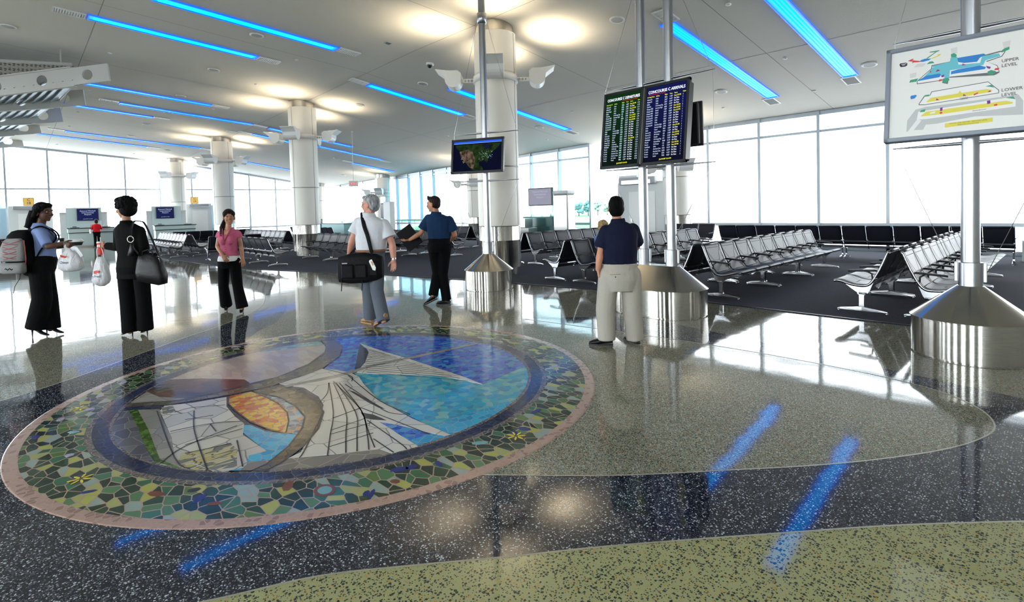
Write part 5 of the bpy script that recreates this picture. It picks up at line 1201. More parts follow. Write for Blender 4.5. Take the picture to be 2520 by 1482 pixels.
H_BROWN = mat('dark_brown_hair', (.012, .006, .004), .6, spec=.18); bump(H_BROWN, 60, .8, .02, 4, opos(H_BROWN, (1, 1, .3)))
H_GREY = mat('grey_hair', (.25, .25, .26), .6); tint(H_GREY, 40, (.07, .07, .08), (.42, .42, .43), .3, .65, opos(H_GREY, (1, 1, .35))); 
H_BLOND = mat('blond_hair', (.36, .22, .09), .55); tint(H_BLOND, 40, (.16, .09, .03), (.5, .34, .16), .3, .65, opos(H_BLOND, (1, 1, .4)))
LIP_P = mat('lip_pink', (.45, .12, .11), .35); SHOE_BLK = mat('black_leather', (.006, .006, .007), .35, spec=.25); SHOE_TAN = mat('tan_leather', (.36, .20, .10), .6)

J_woman_bp=dict(root=(-10.185,0.306),head=(-0.032,0.049,1.774),neck=(-0.064,0.008,1.605),shR=(0.17,0.019,1.525),shL=(-0.236,0.055,1.531),elR=(0.283,0.069,1.29),elL=(-0.15,0.149,1.276),wrR=(0.323,0.23,1.321),wrL=(0.048,0.257,1.275),hipR=(0.059,-0.02,1.028),hipL=(-0.161,0.008,1.012),knR=(0.072,-0.015,0.545),knL=(-0.084,0.052,0.52),anR=(-0.003,-0.1,0.123),anL=(-0.032,0.058,0.08),toeR=(0.077,-0.019,0.027),toeL=(0.074,0.165,-0.025))
J_woman_suit=dict(root=(-9.054,1.199),head=(-0.094,-0.016,1.79),neck=(-0.078,-0.007,1.607),shL=(-0.167,-0.106,1.52),shR=(0.095,0.129,1.523),elL=(-0.282,-0.094,1.253),elR=(0.156,0.151,1.239),wrL=(-0.488,-0.224,1.272),wrR=(0.073,0.126,1.021),hipL=(-0.09,-0.051,0.959),hipR=(0.082,0.103,0.955),knL=(-0.089,-0.042,0.5),knR=(0.091,0.121,0.508),anL=(-0.039,-0.039,0.07),anR=(0.053,0.133,0.088),toeL=(-0.312,-0.158,-0.026),toeR=(-0.179,0.102,-0.0))
J_woman_pink=dict(root=(-9.940,2.716),head=(-0.051,0.023,1.627),neck=(-0.06,0.005,1.453),shR=(-0.191,-0.109,1.387),shL=(0.049,0.146,1.384),elR=(-0.154,-0.11,1.122),elL=(0.02,0.176,1.122),wrR=(0.068,-0.087,0.976),wrL=(0.115,0.165,0.909),hipR=(-0.127,-0.066,0.839),hipL=(0.02,0.06,0.836),knR=(-0.151,-0.082,0.431),knL=(0.114,0.069,0.437),anR=(-0.313,-0.007,0.092),anL=(0.168,0.11,0.088),toeR=(-0.208,-0.045,0.024),toeL=(0.311,0.04,0.026))
J_man_white=dict(root=(-6.964,3.796),head=(-0.065,0.014,1.763),neck=(-0.076,-0.005,1.622),shL=(-0.189,-0.128,1.544),shR=(0.086,0.162,1.504),elL=(-0.218,-0.201,1.27),elR=(0.183,0.206,1.185),wrL=(-0.324,-0.206,1.078),wrR=(0.226,0.197,0.952),hipL=(-0.144,-0.078,0.969),hipR=(0.008,0.053,0.965),knL=(-0.166,-0.007,0.495),knR=(0.028,0.024,0.509),anL=(-0.203,0.022,0.082),anR=(0.255,-0.016,0.109),toeL=(-0.405,0.007,-0.004),toeR=(0.058,-0.027,-0.034))
J_man_navy=dict(root=(-7.576,5.346),head=(-0.071,0.007,1.755),neck=(-0.037,0.037,1.606),shL=(-0.176,-0.056,1.553),shR=(0.16,0.183,1.515),elL=(-0.261,-0.145,1.259),elR=(0.183,0.251,1.217),wrL=(-0.452,-0.25,1.147),wrR=(0.025,0.313,1.125),hipL=(-0.084,-0.012,1.036),hipR=(0.089,0.113,1.033),knL=(-0.063,0.032,0.558),knR=(0.021,0.091,0.529),anL=(0.014,-0.122,0.195),anR=(0.075,0.113,0.092),toeL=(-0.15,-0.154,0.126),toeR=(-0.104,0.066,0.007))
J_man_right=dict(root=(-3.728,5.183),head=(-0.039,0.079,1.624),neck=(-0.007,0.062,1.474),shL=(-0.112,-0.054,1.382),shR=(0.114,0.216,1.396),elL=(-0.144,-0.102,1.094),elR=(0.092,0.325,1.106),wrL=(-0.145,-0.155,0.906),wrR=(-0.084,0.435,1.218),hipL=(-0.06,-0.027,0.773),hipR=(0.096,0.138,0.767),knL=(-0.101,-0.088,0.418),knR=(0.106,0.16,0.406),anL=(-0.09,-0.091,0.081),anR=(0.105,0.202,0.066),toeL=(-0.244,-0.213,0.035),toeR=(-0.033,0.257,0.004))

# ---- woman with the backpack
woman1, P1, X1 = figure('person', 'woman in a blue blouse and black trousers wearing a backpack, at the far left', J_woman_bp, RT, RT-AW*.06, SK_DARK, dict(
    s=1.02, fem=True, headscale=1.02, chest=(.15, .125), waist=(.145, .125), hips=(.175, .165), belly=.025, bust=.035, neck_r=.056, arm=(.054, .042, .028), leg=(.085, .055, .036),
    handL=dict(d=RT*.9+V3((0, 0, .1)), n=V3((0, 0, 1)), t=-AW, curl=.3), handR=dict(d=RT*.9-V3((0, 0, .25)), n=AW, t=V3((0, 0, 1)), curl=.75),
    fix=dict(shR=(.155, .0, 1.53), shL=(-.2, .06, 1.53), hipR=(.045, -.03, 1.0), hipL=(-.135, .01, 1.0), toeL=(.09, .19, .03)),
    top=dict(name='blouse', m=cloth('blue_blouse_cloth', (.20, .27, .50), .8), sleeve=.92, sr=.077, flare=.95, e=.016, z0=.10, collar=True),
    trousers=dict(m=BLACKT, r=(.125, .118, .125, .0), e=.022, rise=.3), shoes=dict(m=SHOE_BLK, heel=.075, len=.25),
    hair=dict(m=H_BLACK, ells=HAIR_CAP+[((0, -.075, -.04), (.085, .055, .09)), ((0, -.095, -.12), (.085, .045, .07))], locks=[([(-.06, -.07, .02), (-.075, -.1, -.1), (-.06, -.15, -.18), (-.05, -.19, -.2)], [.04, .045, .035, .008]), ([(.06, -.07, .02), (.075, -.1, -.1), (.07, -.14, -.17), (.06, -.2, -.17)], [.04, .045, .035, .008]), ([(0, -.1, -.05), (0, -.13, -.14), (0, -.18, -.22), (.01, -.22, -.235)], [.05, .05, .03, .008]), ([(.055, .02, .06), (.085, -.01, .02), (.085, -.04, -.06)], [.03, .03, .025]), ([(-.055, .02, .06), (-.085, -.01, .02), (-.085, -.04, -.06)], [.03, .03, .025])])))
# ---- woman in the black suit
woman2, P2, X2 = figure('person', 'woman in a black trouser suit holding a red cup, seen from behind', J_woman_suit, AW*.88-RT*.47, AW*.30-RT*.95, SK_MED, dict(
    s=1.0, fem=True, headscale=1.02, chest=(.165, .125), waist=(.15, .115), hips=(.175, .135), bust=.02, neck_r=.055, arm=(.05, .042, .028), leg=(.08, .055, .036),
    handL=dict(d=-RT*.9+AW*.3+V3((0, 0, .05)), n=RT*.35+AW, t=V3((0, 0, 1)), curl=.75), handR=dict(d=V3((0, 0, -1))+AW*.2, n=AW, t=AW, curl=.6),
    top=dict(name='jacket', m=BLACKC, sleeve=1.86, sr=.074, e=.02, z0=-.12, skirt=(-.14, .195, .165), collar=True),
    trousers=dict(m=BLACKT, r=(.105, .095, .098, .01), e=.016, rise=.25), shoes=dict(m=SHOE_BLK, heel=.075, len=.25),
    hair=dict(m=H_BLACK, ells=[((0, -.02, .05), (.105, .118, .1)), ((0, -.05, -.01), (.098, .09, .088)), ((0, .05, .1), (.085, .06, .05))], lumps=260)))
# ---- woman in pink
woman3, P3, X3 = figure('person', 'smiling woman in a pink blouse over a white top, walking towards us', J_woman_pink, -AW+RT*.15, -AW*.85+RT*.52, SK_PINK if False else skin_mat('warm_skin', (.50, .24, .15)), dict(
    s=.97, fem=True, headscale=.97, tilt=-.02, chest=(.145, .11), waist=(.12, .095), hips=(.165, .125), bust=.018, neck_r=.05, arm=(.044, .036, .025), leg=(.08, .05, .034), smile=True, lip=LIP_P,
    handR=dict(d=RT*.55-V3((0, 0, .8))-AW*.2, n=AW, t=RT, curl=.55), handL=dict(d=V3((0, 0, -1))+RT*.1, n=AW*.6-RT*.6, t=-AW, curl=.45),
    fix=dict(hipR=(-.127, -.066, .87), hipL=(.02, .06, .87), wrR=(.03, -.12, .985), elR=(-.19, -.14, 1.13)),
    top=dict(name='blouse', m=cloth('pink_blouse_cloth', (.52, .115, .20), .8), sleeve=.3, sr=.066, flare=1.1, e=.012, z0=.14, vneck=2),
    trousers=dict(m=BLACKT, r=(.10, .082, .098, .015), e=.012, rise=.22), shoes=dict(m=SHOE_BLK, heel=.03, len=.23),
    hair=dict(m=H_BROWN, ells=[((0, -.014, .042), (.087, .1, .094)), ((0, -.045, .0), (.086, .07, .078)), ((-.052, .022, .055), (.038, .062, .045)), ((.052, .022, .055), (.038, .062, .045)), ((0, .045, .095), (.06, .045, .026))], locks=[([(-.02, -.1, .0), (.05, -.11, -.06), (.095, -.04, -.16), (.105, .03, -.27), (.09, .055, -.34)], [.035, .036, .04, .035, .01])])))
b = MB(); e_ = .021; zz = .075
tors(b, [(X3['hpc']+X3['spine']*f, X3['hu']*w_, X3['fh']*d_) for f, w_, d_ in ((.015, .185, .145), (.10, .18, .14), (.2, .165, .128))]); blobify(b, 'undershirt', cloth('white_top_cloth', (.85, .84, .86), .8), woman3, .011, 4)
def pk(a, b_, f): return X3['root']-X3['root']+X3['hpc']+X3['spine']*f+X3['su']*a+X3['fs']*b_
b = MB(); V = [pk(-.06, .075, 1.04), pk(.06, .075, 1.04), pk(.035, .112, .88), pk(0, .152, .70), pk(-.035, .112, .88)]
V2 = [v-X3['fs']*.03 for v in V]; b.add(V+V2, [(0, 4, 2, 1), (4, 3, 2), (5, 6, 7, 9), (9, 7, 8)]+[(i, (i+1) % 5, 5+(i+1) % 5, 5+i) for i in range(5)]); b.build('neckline', MATS['warm_skin'], woman3, fix=True)
b = MB()
for sg in (-1, 1): b.tube([pk(sg*.066, -.03, 1.10), pk(sg*.07, .06, 1.06), pk(sg*.045, .122, .88), pk(sg*.004, .16, .69)], [.022, .03, .024, .008], 8, k=.35)
b.build('lapels', MATS['pink_blouse_cloth'], woman3)
b = MB()
for sg in (-1, 1):
    for k in range(6): b.tube([pk(sg*(.055+.0*k), .128-.002*k, .90-.035*k), pk(sg*.10, .118, .90-.045*k), pk(sg*(.14), .085, .93-.05*k)], .0035, 6)
b.build('pleats', MATS['pink_blouse_cloth'], woman3)
b = MB()
for k in range(7):
    f = .64-.075*k; c = X3['hpc']+X3['spine']*f+X3['fs']*(.148 if f > .55 else .135 if f > .45 else .122); b.sphere(c, .008, 0, 8, 6)
b.build('buttons', LIP_P, woman3)
# ---- grey haired man
man1, Q1, Y1 = figure('person', 'grey haired man in a white shirt and grey trousers, walking away with a black bag', J_man_white, AW*.8-RT*.6, AW*.25-RT*.97, SK_PINK, dict(
    s=1.05, headscale=1.06, chest=(.205, .15), waist=(.205, .165), hips=(.195, .15), belly=.03, neck_r=.068, arm=(.062, .052, .034), leg=(.09, .062, .04),
    handR=dict(d=V3((0, 0, -1))-RT*.05, n=-AW, t=-RT, curl=.3), handL=dict(d=-RT*.5-V3((0, 0, .6))+AW*.4, n=RT, t=AW, curl=.8),
    top=dict(m=cloth('white_shirt_cloth', (.64, .64, .68), .8, 16, .6), sleeve=.68, sr=.10, flare=1.16, e=.016, z0=.235, collar=True),
    trousers=dict(m=cloth('grey_trouser_cloth', (.105, .118, .145), .8, 18, .6), r=(.115, .095, .092, .01), e=.008, rise=.26, belt=mat('brown_belt', (.22, .09, .04), .4)), shoes=dict(m=SHOE_TAN, len=.29, sole=SHOE_TAN), pitchR=.45,
    hair=dict(m=H_GREY, ells=[((0, -.02, .04), (.086, .1, .088)), ((0, -.05, -.012), (.083, .066, .085)), ((0, .05, .08), (.06, .045, .03))])))
b = MB()                                                    # spectacles
hc = Q1['head']; hs = 1.06
for e in (-1, 1):
    c = hc+(Y1['F']*.104+Y1['R']*e*.033+Y1['U']*.004)*hs; b.tube([c+(Y1['R']*math.cos(a)*.021+Y1['U']*math.sin(a)*.016)*hs for a in [2*PI*q/14 for q in range(15)]], .0022, 5)
    b.tube([c+Y1['R']*e*.022*hs, hc+(Y1['R']*e*.083-Y1['F']*.005+Y1['U']*.006)*hs], .002, 5)
b.build('spectacles', M_DARKMET, man1)
w_ = Q1['wrR']; d_ = (Q1['wrR']-Q1['elR']).normalized()
b = MB(); b.tube([w_-d_*.028, w_-d_*.008], .037, 18, cap=False); wo = b.build('wristwatch', M_CAST, man1); b = MB(); b.tube([w_-d_*.018-AW*.034, w_-d_*.018-AW*.044], .016, 14); b.build('dial', M_WHITE, wo)
# ---- navy shirt man with the folder
man2, Q2, Y2 = figure('person', 'short haired man in a navy polo and black trousers, walking away with a folder', J_man_navy, AW*.75-RT*.66, -RT*.93+AW*.36, skin_mat('sunburnt_skin', (.48, .21, .12)), dict(
    s=1.04, headscale=1.02, chest=(.2, .14), waist=(.185, .135), hips=(.175, .14), belly=.01, neck_r=.064, arm=(.058, .046, .031), leg=(.088, .06, .04), tilt=-.02,
    handL=dict(d=-RT*.75-V3((0, 0, .12))+AW*.2, n=-AW*.2+V3((0, 0, 1)), t=V3((0, 0, 1))-AW*.3, curl=.35), handR=dict(d=AW-RT*.4, n=-RT, t=V3((0, 0, 1)), curl=.6),
    top=dict(name='polo_shirt', m=cloth('navy_polo_cloth', (.010, .030, .082), .8, 16, .6), sleeve=.74, sr=.094, flare=1.14, e=.015, z0=.16, collar=True),
    trousers=dict(m=BLACKT, r=(.112, .086, .084, .01), e=.01, rise=.27), shoes=dict(m=SHOE_BLK, len=.29), pitchL=.42,
    hair=dict(m=H_BROWN, ells=[((0, -.018, .042), (.081, .098, .086)), ((0, -.04, .0), (.079, .068, .075)), ((0, .06, .088), (.055, .035, .034)), ((0, .085, .112), (.03, .014, .022))])))
# ---- man watching the boards
man3, Q3, Y3 = figure('person', 'man in a navy polo and khaki trousers standing with his back to us', J_man_right, AW, AW*.97+RT*.1, skin_mat('ruddy_skin', (.50, .22, .14)), dict(
    s=1.0, headscale=1.0, tilt=.22, chest=(.19, .145), waist=(.19, .15), hips=(.185, .15), belly=.02, neck_r=.062, arm=(.058, .048, .032), leg=(.09, .06, .04), face=False,
    handL=dict(d=V3((0, 0, -1))+RT*.1, n=RT, t=AW, curl=.5), handR=dict(d=V3((0, 0, 1))+AW*.4, n=-RT, t=-RT, curl=.7),
    fix=dict(hipL=(-.07, -.05, .82), hipR=(.11, .14, .82), elR=(.055, .35, 1.14), wrR=(-.06, .46, 1.26)),
    top=dict(name='polo_shirt', m=cloth('dark_navy_polo_cloth', (.0075, .0095, .028), .8, 16, .6), sleeve=.78, sr=.10, flare=1.12, e=.018, z0=.16, collar=True),
    trousers=dict(m=cloth('khaki_cloth', (.40, .365, .315), .85, 14, .75), r=(.125, .115, .105, .025), e=.015, rise=.26, drop=-.05), shoes=dict(m=SHOE_BLK, len=.28),
    hair=dict(m=H_BLACK, ells=[((0, -.018, .042), (.082, .098, .088)), ((0, -.045, -.01), (.08, .066, .085)), ((0, .05, .083), (.06, .045, .032))])))
b = MB()
c = Y3['hpc']+Y3['spine']*.06-Y3['fh']*.168-Y3['hu']*.085
b.tube([c-Y3['hu']*.06, c+Y3['hu']*.06], .003, 5); b.build('back_pocket', MATS['brown_skin'], man3); b = MB(); b.sphere(c-V3((0, 0, .03))-Y3['fh']*.002, .008, 0, 8, 6); b.build('button', M_DARKMET, man3)
# ---- woman in red at the far counter
Jr = dict(root=(-40.15, 3.75), head=(-.02, 0, 1.55), neck=(0, 0, 1.4), shR=(0, .17, 1.35), shL=(0, -.17, 1.35), elR=(-.04, .23, 1.1), elL=(-.04, -.23, 1.1), wrR=(-.25, .12, 1.12), wrL=(-.25, -.12, 1.12), hipR=(0, .085, .86), hipL=(0, -.085, .86), knR=(0, .09, .45), knL=(0, -.09, .45), anR=(.02, .1, .09), anL=(.02, -.1, .09), toeR=(-.14, .1, .02), toeL=(-.14, -.1, .02))
red, Pr, Xr = figure('person', 'small distant woman in a red top standing at the gate counter', Jr, (-1, 0, 0), (-1, 0, 0), SK_MED, dict(
    s=.95, fem=True, headscale=.95, face=False, chest=(.16, .115), waist=(.145, .1), hips=(.17, .125), fine=False, handL=dict(n=V3((0, 0, -1)), t=V3((0, 1, 0))), handR=dict(n=V3((0, 0, -1)), t=V3((0, -1, 0))),
    top=dict(name='sweater', m=cloth('red_sweater_cloth', (.62, .012, .02), .8), sleeve=1.9, sr=.068, e=.014, z0=-.06), trousers=dict(m=BLACKT, r=(.09, .07, .065, .03), rise=.2), shoes=dict(m=SHOE_BLK, len=.25),
    hair=dict(m=H_BROWN, ells=HAIR_CAP+[((0, -.05, -.05), (.085, .06, .07))])))
# ---- seated blond woman
Js = dict(root=(-7.42, 9.82), head=(.03, -.0, 1.17), neck=(-.03, 0, 1.0), shR=(-.06, -.16, .95), shL=(-.06, .16, .95), elR=(.02, -.21, .70), elL=(.02, .21, .70), wrR=(.22, -.1, .66), wrL=(.22, .1, .66), hipR=(-.05, -.085, .5), hipL=(-.05, .085, .5), knR=(.38, -.1, .52), knL=(.38, .1, .52), anR=(.42, -.1, .1), anL=(.42, .1, .1), toeR=(.57, -.1, .03), toeL=(.57, .1, .03))
seated, Ps, Xs = figure('person', 'blond woman in a blue shirt seated behind the man in khaki trousers', Js, (1, 0, 0), (.96, -.28, 0), SK_PINK, dict(
    s=.95, fem=True, headscale=.97, tilt=-.25, chest=(.155, .115), waist=(.145, .105), hips=(.165, .12), bust=.02, handL=dict(n=V3((0, 0, -1)), t=V3((0, -1, 0))), handR=dict(n=V3((0, 0, -1)), t=V3((0, 1, 0))),
    top=dict(m=cloth('blue_shirt_cloth', (.17, .25, .62), .8), sleeve=.95, sr=.07, e=.014, z0=-.05, collar=True), trousers=dict(m=cloth('jeans_cloth', (.03, .04, .09), .85), r=(.088, .068, .06, .03), rise=.2), shoes=dict(m=SHOE_BLK, len=.25), lip=LIP_P,
    hair=dict(m=H_BLOND, ells=[((0, -.02, .045), (.096, .108, .094)), ((0, -.05, -.02), (.093, .075, .085)), ((0, .055, .085), (.07, .045, .035))], lumps=150)))

# ================================================================ things carried
UPZ = V3((0, 0, 1))
def W1(P, X, v): return X['root']+V3(v)
# backpack on the woman at the left
RZ = Matrix.Rotation(1.05, 3, 'Z'); B_ = RZ @ -X1['fs']; S1 = RZ @ X1['su']
cb = X1['root']+X1['hpc']+X1['spine']*.46-X1['fs']*.15+B_*.12
t = thing('backpack', 'grey and black backpack with red cords on the woman at the left', 'backpack', cb)
M_PACKB = cloth('black_pack_cloth', (.004, .004, .0045), .8); M_PACKG = cloth('grey_pack_cloth', (.25, .245, .25), .7, 14, .6)
M_CORD = mat('red_cord', (.40, .06, .05), .6)
fr = Matrix((S1, B_, UPZ)).transposed()
def ell_loft(b, rows, m=0, n=18, p=.6):
    rings = []
    for z, w_, d_, oy in rows:
        rings.append([fr @ V3((w_*math.copysign(abs(math.cos(a))**p, math.cos(a)), oy+d_*math.copysign(abs(math.sin(a))**p, math.sin(a)), z)) for a in [2*PI*q/n for q in range(n)]])
    b.loft(rings, m, True, True)
b = MB(); ell_loft(b, [(-.31, .11, .07, 0), (-.29, .15, .11, 0), (-.1, .165, .13, .0), (.1, .16, .125, -.0), (.21, .145, .11, -.02), (.27, .11, .08, -.04), (.29, .05, .04, -.05)], 0, 20, .75); b.build('pack_body', M_PACKB, t, fix=True)
b = MB(); ell_loft(b, [(-.14, .13, .04, .12), (-.12, .148, .055, .125), (.05, .146, .058, .118), (.14, .125, .05, .10), (.175, .09, .03, .085)]); b.build('front_panel', M_PACKG, t, fix=True)
b = MB(); ell_loft(b, [(-.31, .13, .04, .12), (-.29, .15, .07, .13), (-.2, .152, .07, .13), (-.16, .14, .04, .12)]); lp = b.build('lower_pocket', M_PACKG, t, fix=True)
b = MB(); P_ = [fr @ V3((-.05+.1*q/8, .203, -.24+.012*math.sin(q*1.6))) for q in range(9)]; b.tube(P_, .005, 5); b.build('emblem', M_PACKB, lp)
b = MB()
for k in range(4):
    z = .12-.065*k
    for sg in (-1, 1):
        pts = []
        for q in range(13):
            u = -1+2*q/12; pts.append(fr @ V3((u*.13, .13+.062*(1-abs(u)**3)-.012*max(0, z*4), z+sg*.03*u-.018*(1-u*u))))
        b.tube(pts, .0035, 5)
b.build('cord', M_CORD, t)
b = MB(); b.tube([fr @ V3((.16, .13, .15)), fr @ V3((.165, .12, -.1)), fr @ V3((.13, .1, -.3))], .006, 6); b.build('piping', M_CORD, t); b = MB(); b.tube([fr @ V3((-.16, .13, .15)), fr @ V3((-.165, .12, -.1)), fr @ V3((-.13, .1, -.3))], .006, 6); b.build('piping', M_CORD, t)
for sg in (1, -1):
    def tp1(a, b_, f): return X1['root']-cb+X1['hpc']+X1['spine']*f+X1['su']*a*sg+X1['fs']*b_
    pts = [UPZ*.22-B_*.06+S1*.06*sg, tp1(.10, -.12, .97), tp1(.10, -.02, 1.085), tp1(.105, .09, 1.0), tp1(.115, .165, .84), tp1(.15, .155, .66), tp1(.18, .03, .5), -B_*.06-UPZ*.2+S1*.12*sg]
    b = MB(); b.tube([tuple(q) for q in smooth_path([tuple(p) for p in pts], 6)], .034, 8, k=.3, side=tuple(X1['su'])); b.build('shoulder_strap', M_PACKB, t)
b = MB(); p = fr @ V3((.1, .14, -.3)); b.tube([p, p+B_*.02-UPZ*.08, p+B_*.10-UPZ*.17, p+B_*.13-UPZ*.26], .012, 6, k=.3); b.build('hanging_strap', M_PACKB, t)

M_BAG = mat('white_plastic_film', (.62, .61, .64), .35, spec=.4, sub=.15); bump(M_BAG, 26, .9, .02, 4, opos(M_BAG, (1, 1, .4)))
M_BAGRED = mat('red_bag_print', (.65, .03, .02), .4); M_INK = mat('dark_bag_print', (.05, .06, .12), .4)
def carrier(name, label, top, rows, handle, prints, facing):
    t = thing(name, label, 'carrier bag', top)
    rt = facing.cross(UPZ).normalized()*-1
    f2 = Matrix((rt, -facing, UPZ)).transposed(); b = MB(); n = 28; rings = []
    for z, w_, d_, ox in rows:
        rings.append([f2 @ V3((ox+(w_)*math.cos(a)*(1+.05*math.sin(5*a+z*20)), d_*math.sin(a)*(1+.08*math.sin(7*a-z*15)), z)) for a in [2*PI*q/n for q in range(n)]])
    b.loft(rings, 0, True, True); o = b.build('bag', M_BAG, t, fix=True)
    for pts, rr in handle:
        b = MB(); b.tube([f2 @ V3(p) for p in smooth_path(pts, 4)], rr, 10, k=.25); b.build('handle', M_BAG, t)
    return t, f2
# tied bag under the first woman's hands
hp = X1['root']+P1['wrR']+RT*.07-UPZ*.065
t, f2 = carrier('carrier_bag', 'white plastic carrier bag knotted and hanging from the backpack woman\'s hand', hp, [(0, .03, .02, 0), (-.04, .06, .035, .01), (-.09, .12, .06, .02), (-.15, .16, .085, .03), (-.22, .175, .10, .03), (-.29, .165, .095, .025), (-.325, .11, .06, .02), (-.335, .04, .02, .02)],
    [([(.03, 0, -.03), (.1, 0, .0), (.16, -.01, -.06), (.2, -.01, -.13)], .03), ([(-.01, 0, -.02), (-.03, -.01, .02), (-.01, -.01, .045)], .02)], None, -AW)
b = MB(); P_ = [(-.05, -.085), (-.035, -.125), (.01, -.135), (.05, -.115), (.02, -.115), (-.015, -.10)]
b.prism(P_, .0, .004, 0, (f2 @ V3((0, -.112, 0)), f2 @ V3((1, 0, 0)), f2 @ V3((0, -.25, 1)).normalized(), f2 @ V3((0, -1, -.2)))); b.build('red_swoosh', M_BAGRED, t)
text('print_text', 'Chevys', .045, M_INK, t, f2 @ V3((-.045, -.103, -.21)), (PI/2, 0, math.atan2(f2[1][0], f2[0][0])), xs=.9, bold=.001)
# long bag hanging from the second woman's hand
hp = X2['root']+P2['wrL']-RT*.085+AW*.02-UPZ*.02
t, f2 = carrier('carrier_bag', 'long white plastic carrier bag hanging below the red cup', hp, [(-.14, .05, .03, -.0), (-.22, .075, .05, .0), (-.32, .10, .075, .0), (-.42, .118, .09, 0), (-.47, .122, .095, 0), (-.52, .10, .08, .0), (-.56, .04, .03, .0)],
    [([(-.045, 0, -.16), (-.05, .0, -.06), (-.03, .01, .01), (0, .03, .025)], .022), ([(.045, 0, -.16), (.035, .0, -.06), (.0, .01, .0), (0, .03, .025)], .022)], None, -AW)
b = MB(); b.prism([(-.04, -.335), (.0, -.325), (.035, -.33), (.035, -.365), (-.0, -.36), (-.01, -.375), (-.04, -.37)], 0, .004, 0, (f2 @ V3((0, -.088, 0)), f2 @ V3((1, 0, 0)), f2 @ V3((0, 0, 1)), f2 @ V3((0, -1, 0)))); b.build('red_flag', M_BAGRED, t)
text('print_text', 'y Food', .045, M_INK, t, f2 @ V3((-.06, -.0945, -.425)), (PI/2, 0, math.atan2(f2[1][0], f2[0][0])), xs=.9, bold=.001)
# red drinking cup
c = X2['root']+P2['wrL']-RT*.095+AW*.045-UPZ*.03
t = thing('paper_cup', 'red paper drinking cup with a straw in the suited woman\'s hand', 'cup', c)
b = MB(); b.lathe([(.0, -.1), (.033, -.1), (.046, .075), (.0, .075)], n=28); b.build('cup', mat('red_cup', (.62, .03, .025), .4), t, crease=.5)
b = MB(); b.lathe([(.0, .09), (.042, .09), (.048, .08), (.048, .07), (.046, .07)], n=28); b.build('lid', M_WHITE, t)
b = MB(); b.tube([(0, 0, .085), (.005, 0, .13), (-.002, 0, .15)], .004, 8); b.build('straw', M_WHITE, t)
b = MB(); dv = (-AW+RT*.1).normalized(); up_ = (UPZ+dv*.02).normalized(); sv = dv.cross(UPZ)
for pts in ([(-.018, .025), (-.005, .03), (-.0, .0), (-.015, -.012)], [(.004, .03), (.02, .02), (.016, -.012), (.006, -.005)]):
    b.prism(pts, .0435, .0455, 0, (V3((0, 0, .02)), sv, up_, dv))
b.build('white_emblem', M_WHITE, t)
# food box in the first woman's hands
c = X1['root']+P1['wrL'].lerp(P1['wrR'], .5)+RT*.16+UPZ*.035
t = thing('food_container', 'black takeaway food tray with a clear lid held by the backpack woman', 'food container', c, math.atan2(RT.y, RT.x))
b = MB(); b.lathe([(0, -.045), (.085, -.045), (.1, -.01), (.115, 0), (.115, .006), (.1, .006)], n=32, sx=1.05, sy=.8); b.build('tray', M_BLACKP, t, crease=.5)
b = MB(); b.lathe([(.112, .007), (.1, .022), (.085, .042), (0, .046)], n=32, sx=1.05, sy=.8); b.build('lid', mat('clear_lid', (.75, .76, .76), .12, spec=.8), t)
t = thing('paper_cup', 'short dark cup on a white lid in front of the blue blouse', 'cup', c-RT*.20+AW*.02+UPZ*.0)
b = MB(); b.lathe([(0, 0), (.045, 0), (.045, .012), (0, .012)], n=20); b.build('saucer', M_WHITE, t)
b = MB(); b.lathe([(0, .012), (.026, .012), (.03, .065), (0, .065)], n=20); b.build('cup', M_BLACKP, t, crease=.5); 
# shoulder bag of the woman in the suit
R2 = X2['su']; F2 = X2['fs']; cb = X2['root']+V3((P2['shR'].x, P2['shR'].y, 0))+R2*.19-F2*.10+UPZ*.985
M_LEATH = mat('soft_black_leather', (.004, .004, .0045), .42, spec=.3); bump(M_LEATH, 14, .4, .02, 3, opos(M_LEATH))
t = thing('shoulder_bag', 'large black leather shoulder bag on the suited woman\'s right side', 'handbag', cb)
fr2 = Matrix((RT, AW, UPZ)).transposed(); b = MB(); rings = []
for z, w_, d_, ox in ((-.235, .10, .05, .02), (-.215, .19, .085, .02), (-.1, .20, .095, .015), (.05, .165, .085, -.0), (.16, .125, .06, -.015), (.19, .10, .03, -.02)):
    rings.append([fr2 @ V3((ox+w_*math.copysign(abs(math.cos(a))**.6, math.cos(a)), d_*math.copysign(abs(math.sin(a))**.6, math.sin(a)), z-.03*math.cos(a)*(z < 0))) for a in [2*PI*q/24 for q in range(24)]])
b.loft(rings, 0, True, True); b.build('bag_body', M_LEATH, t, fix=True)
b = MB(); b.tube([fr2 @ V3((ox, -.09, z)) for ox, z in ((-.19, .16), (-.18, .25), (-.16, .40))], [.085, .06, .02], 12, k=.5); b.build('front_flap', M_LEATH, t)
sh = X2['root']+P2['shR']-cb
pa = [fr2 @ V3((.13, 0, .13)), fr2 @ V3((.10, 0, .22)), sh+V3((0, 0, .02))+R2*.075, sh+UPZ*.085-R2*.0, sh-R2*.05+UPZ*.06-F2*.085, fr2 @ V3((-.16, -.12, .34)), fr2 @ V3((-.11, -.06, .17))]
b = MB(); b.tube([tuple(p) for p in smooth_path([tuple(p) for p in pa], 8)], .02, 8, k=.35, side=tuple(F2)); b.build('strap', M_LEATH, t)
b = MB(); c = fr2 @ V3((-.155, -.135, .385)); b.tube([c+RT*math.cos(a)*.042+UPZ*math.sin(a)*.042 for a in [2*PI*q/18 for q in range(19)]], .005, 6); b.build('ring_buckle', M_STEELP, t)
b = MB(); c = fr2 @ V3((.13, -.03, .12))
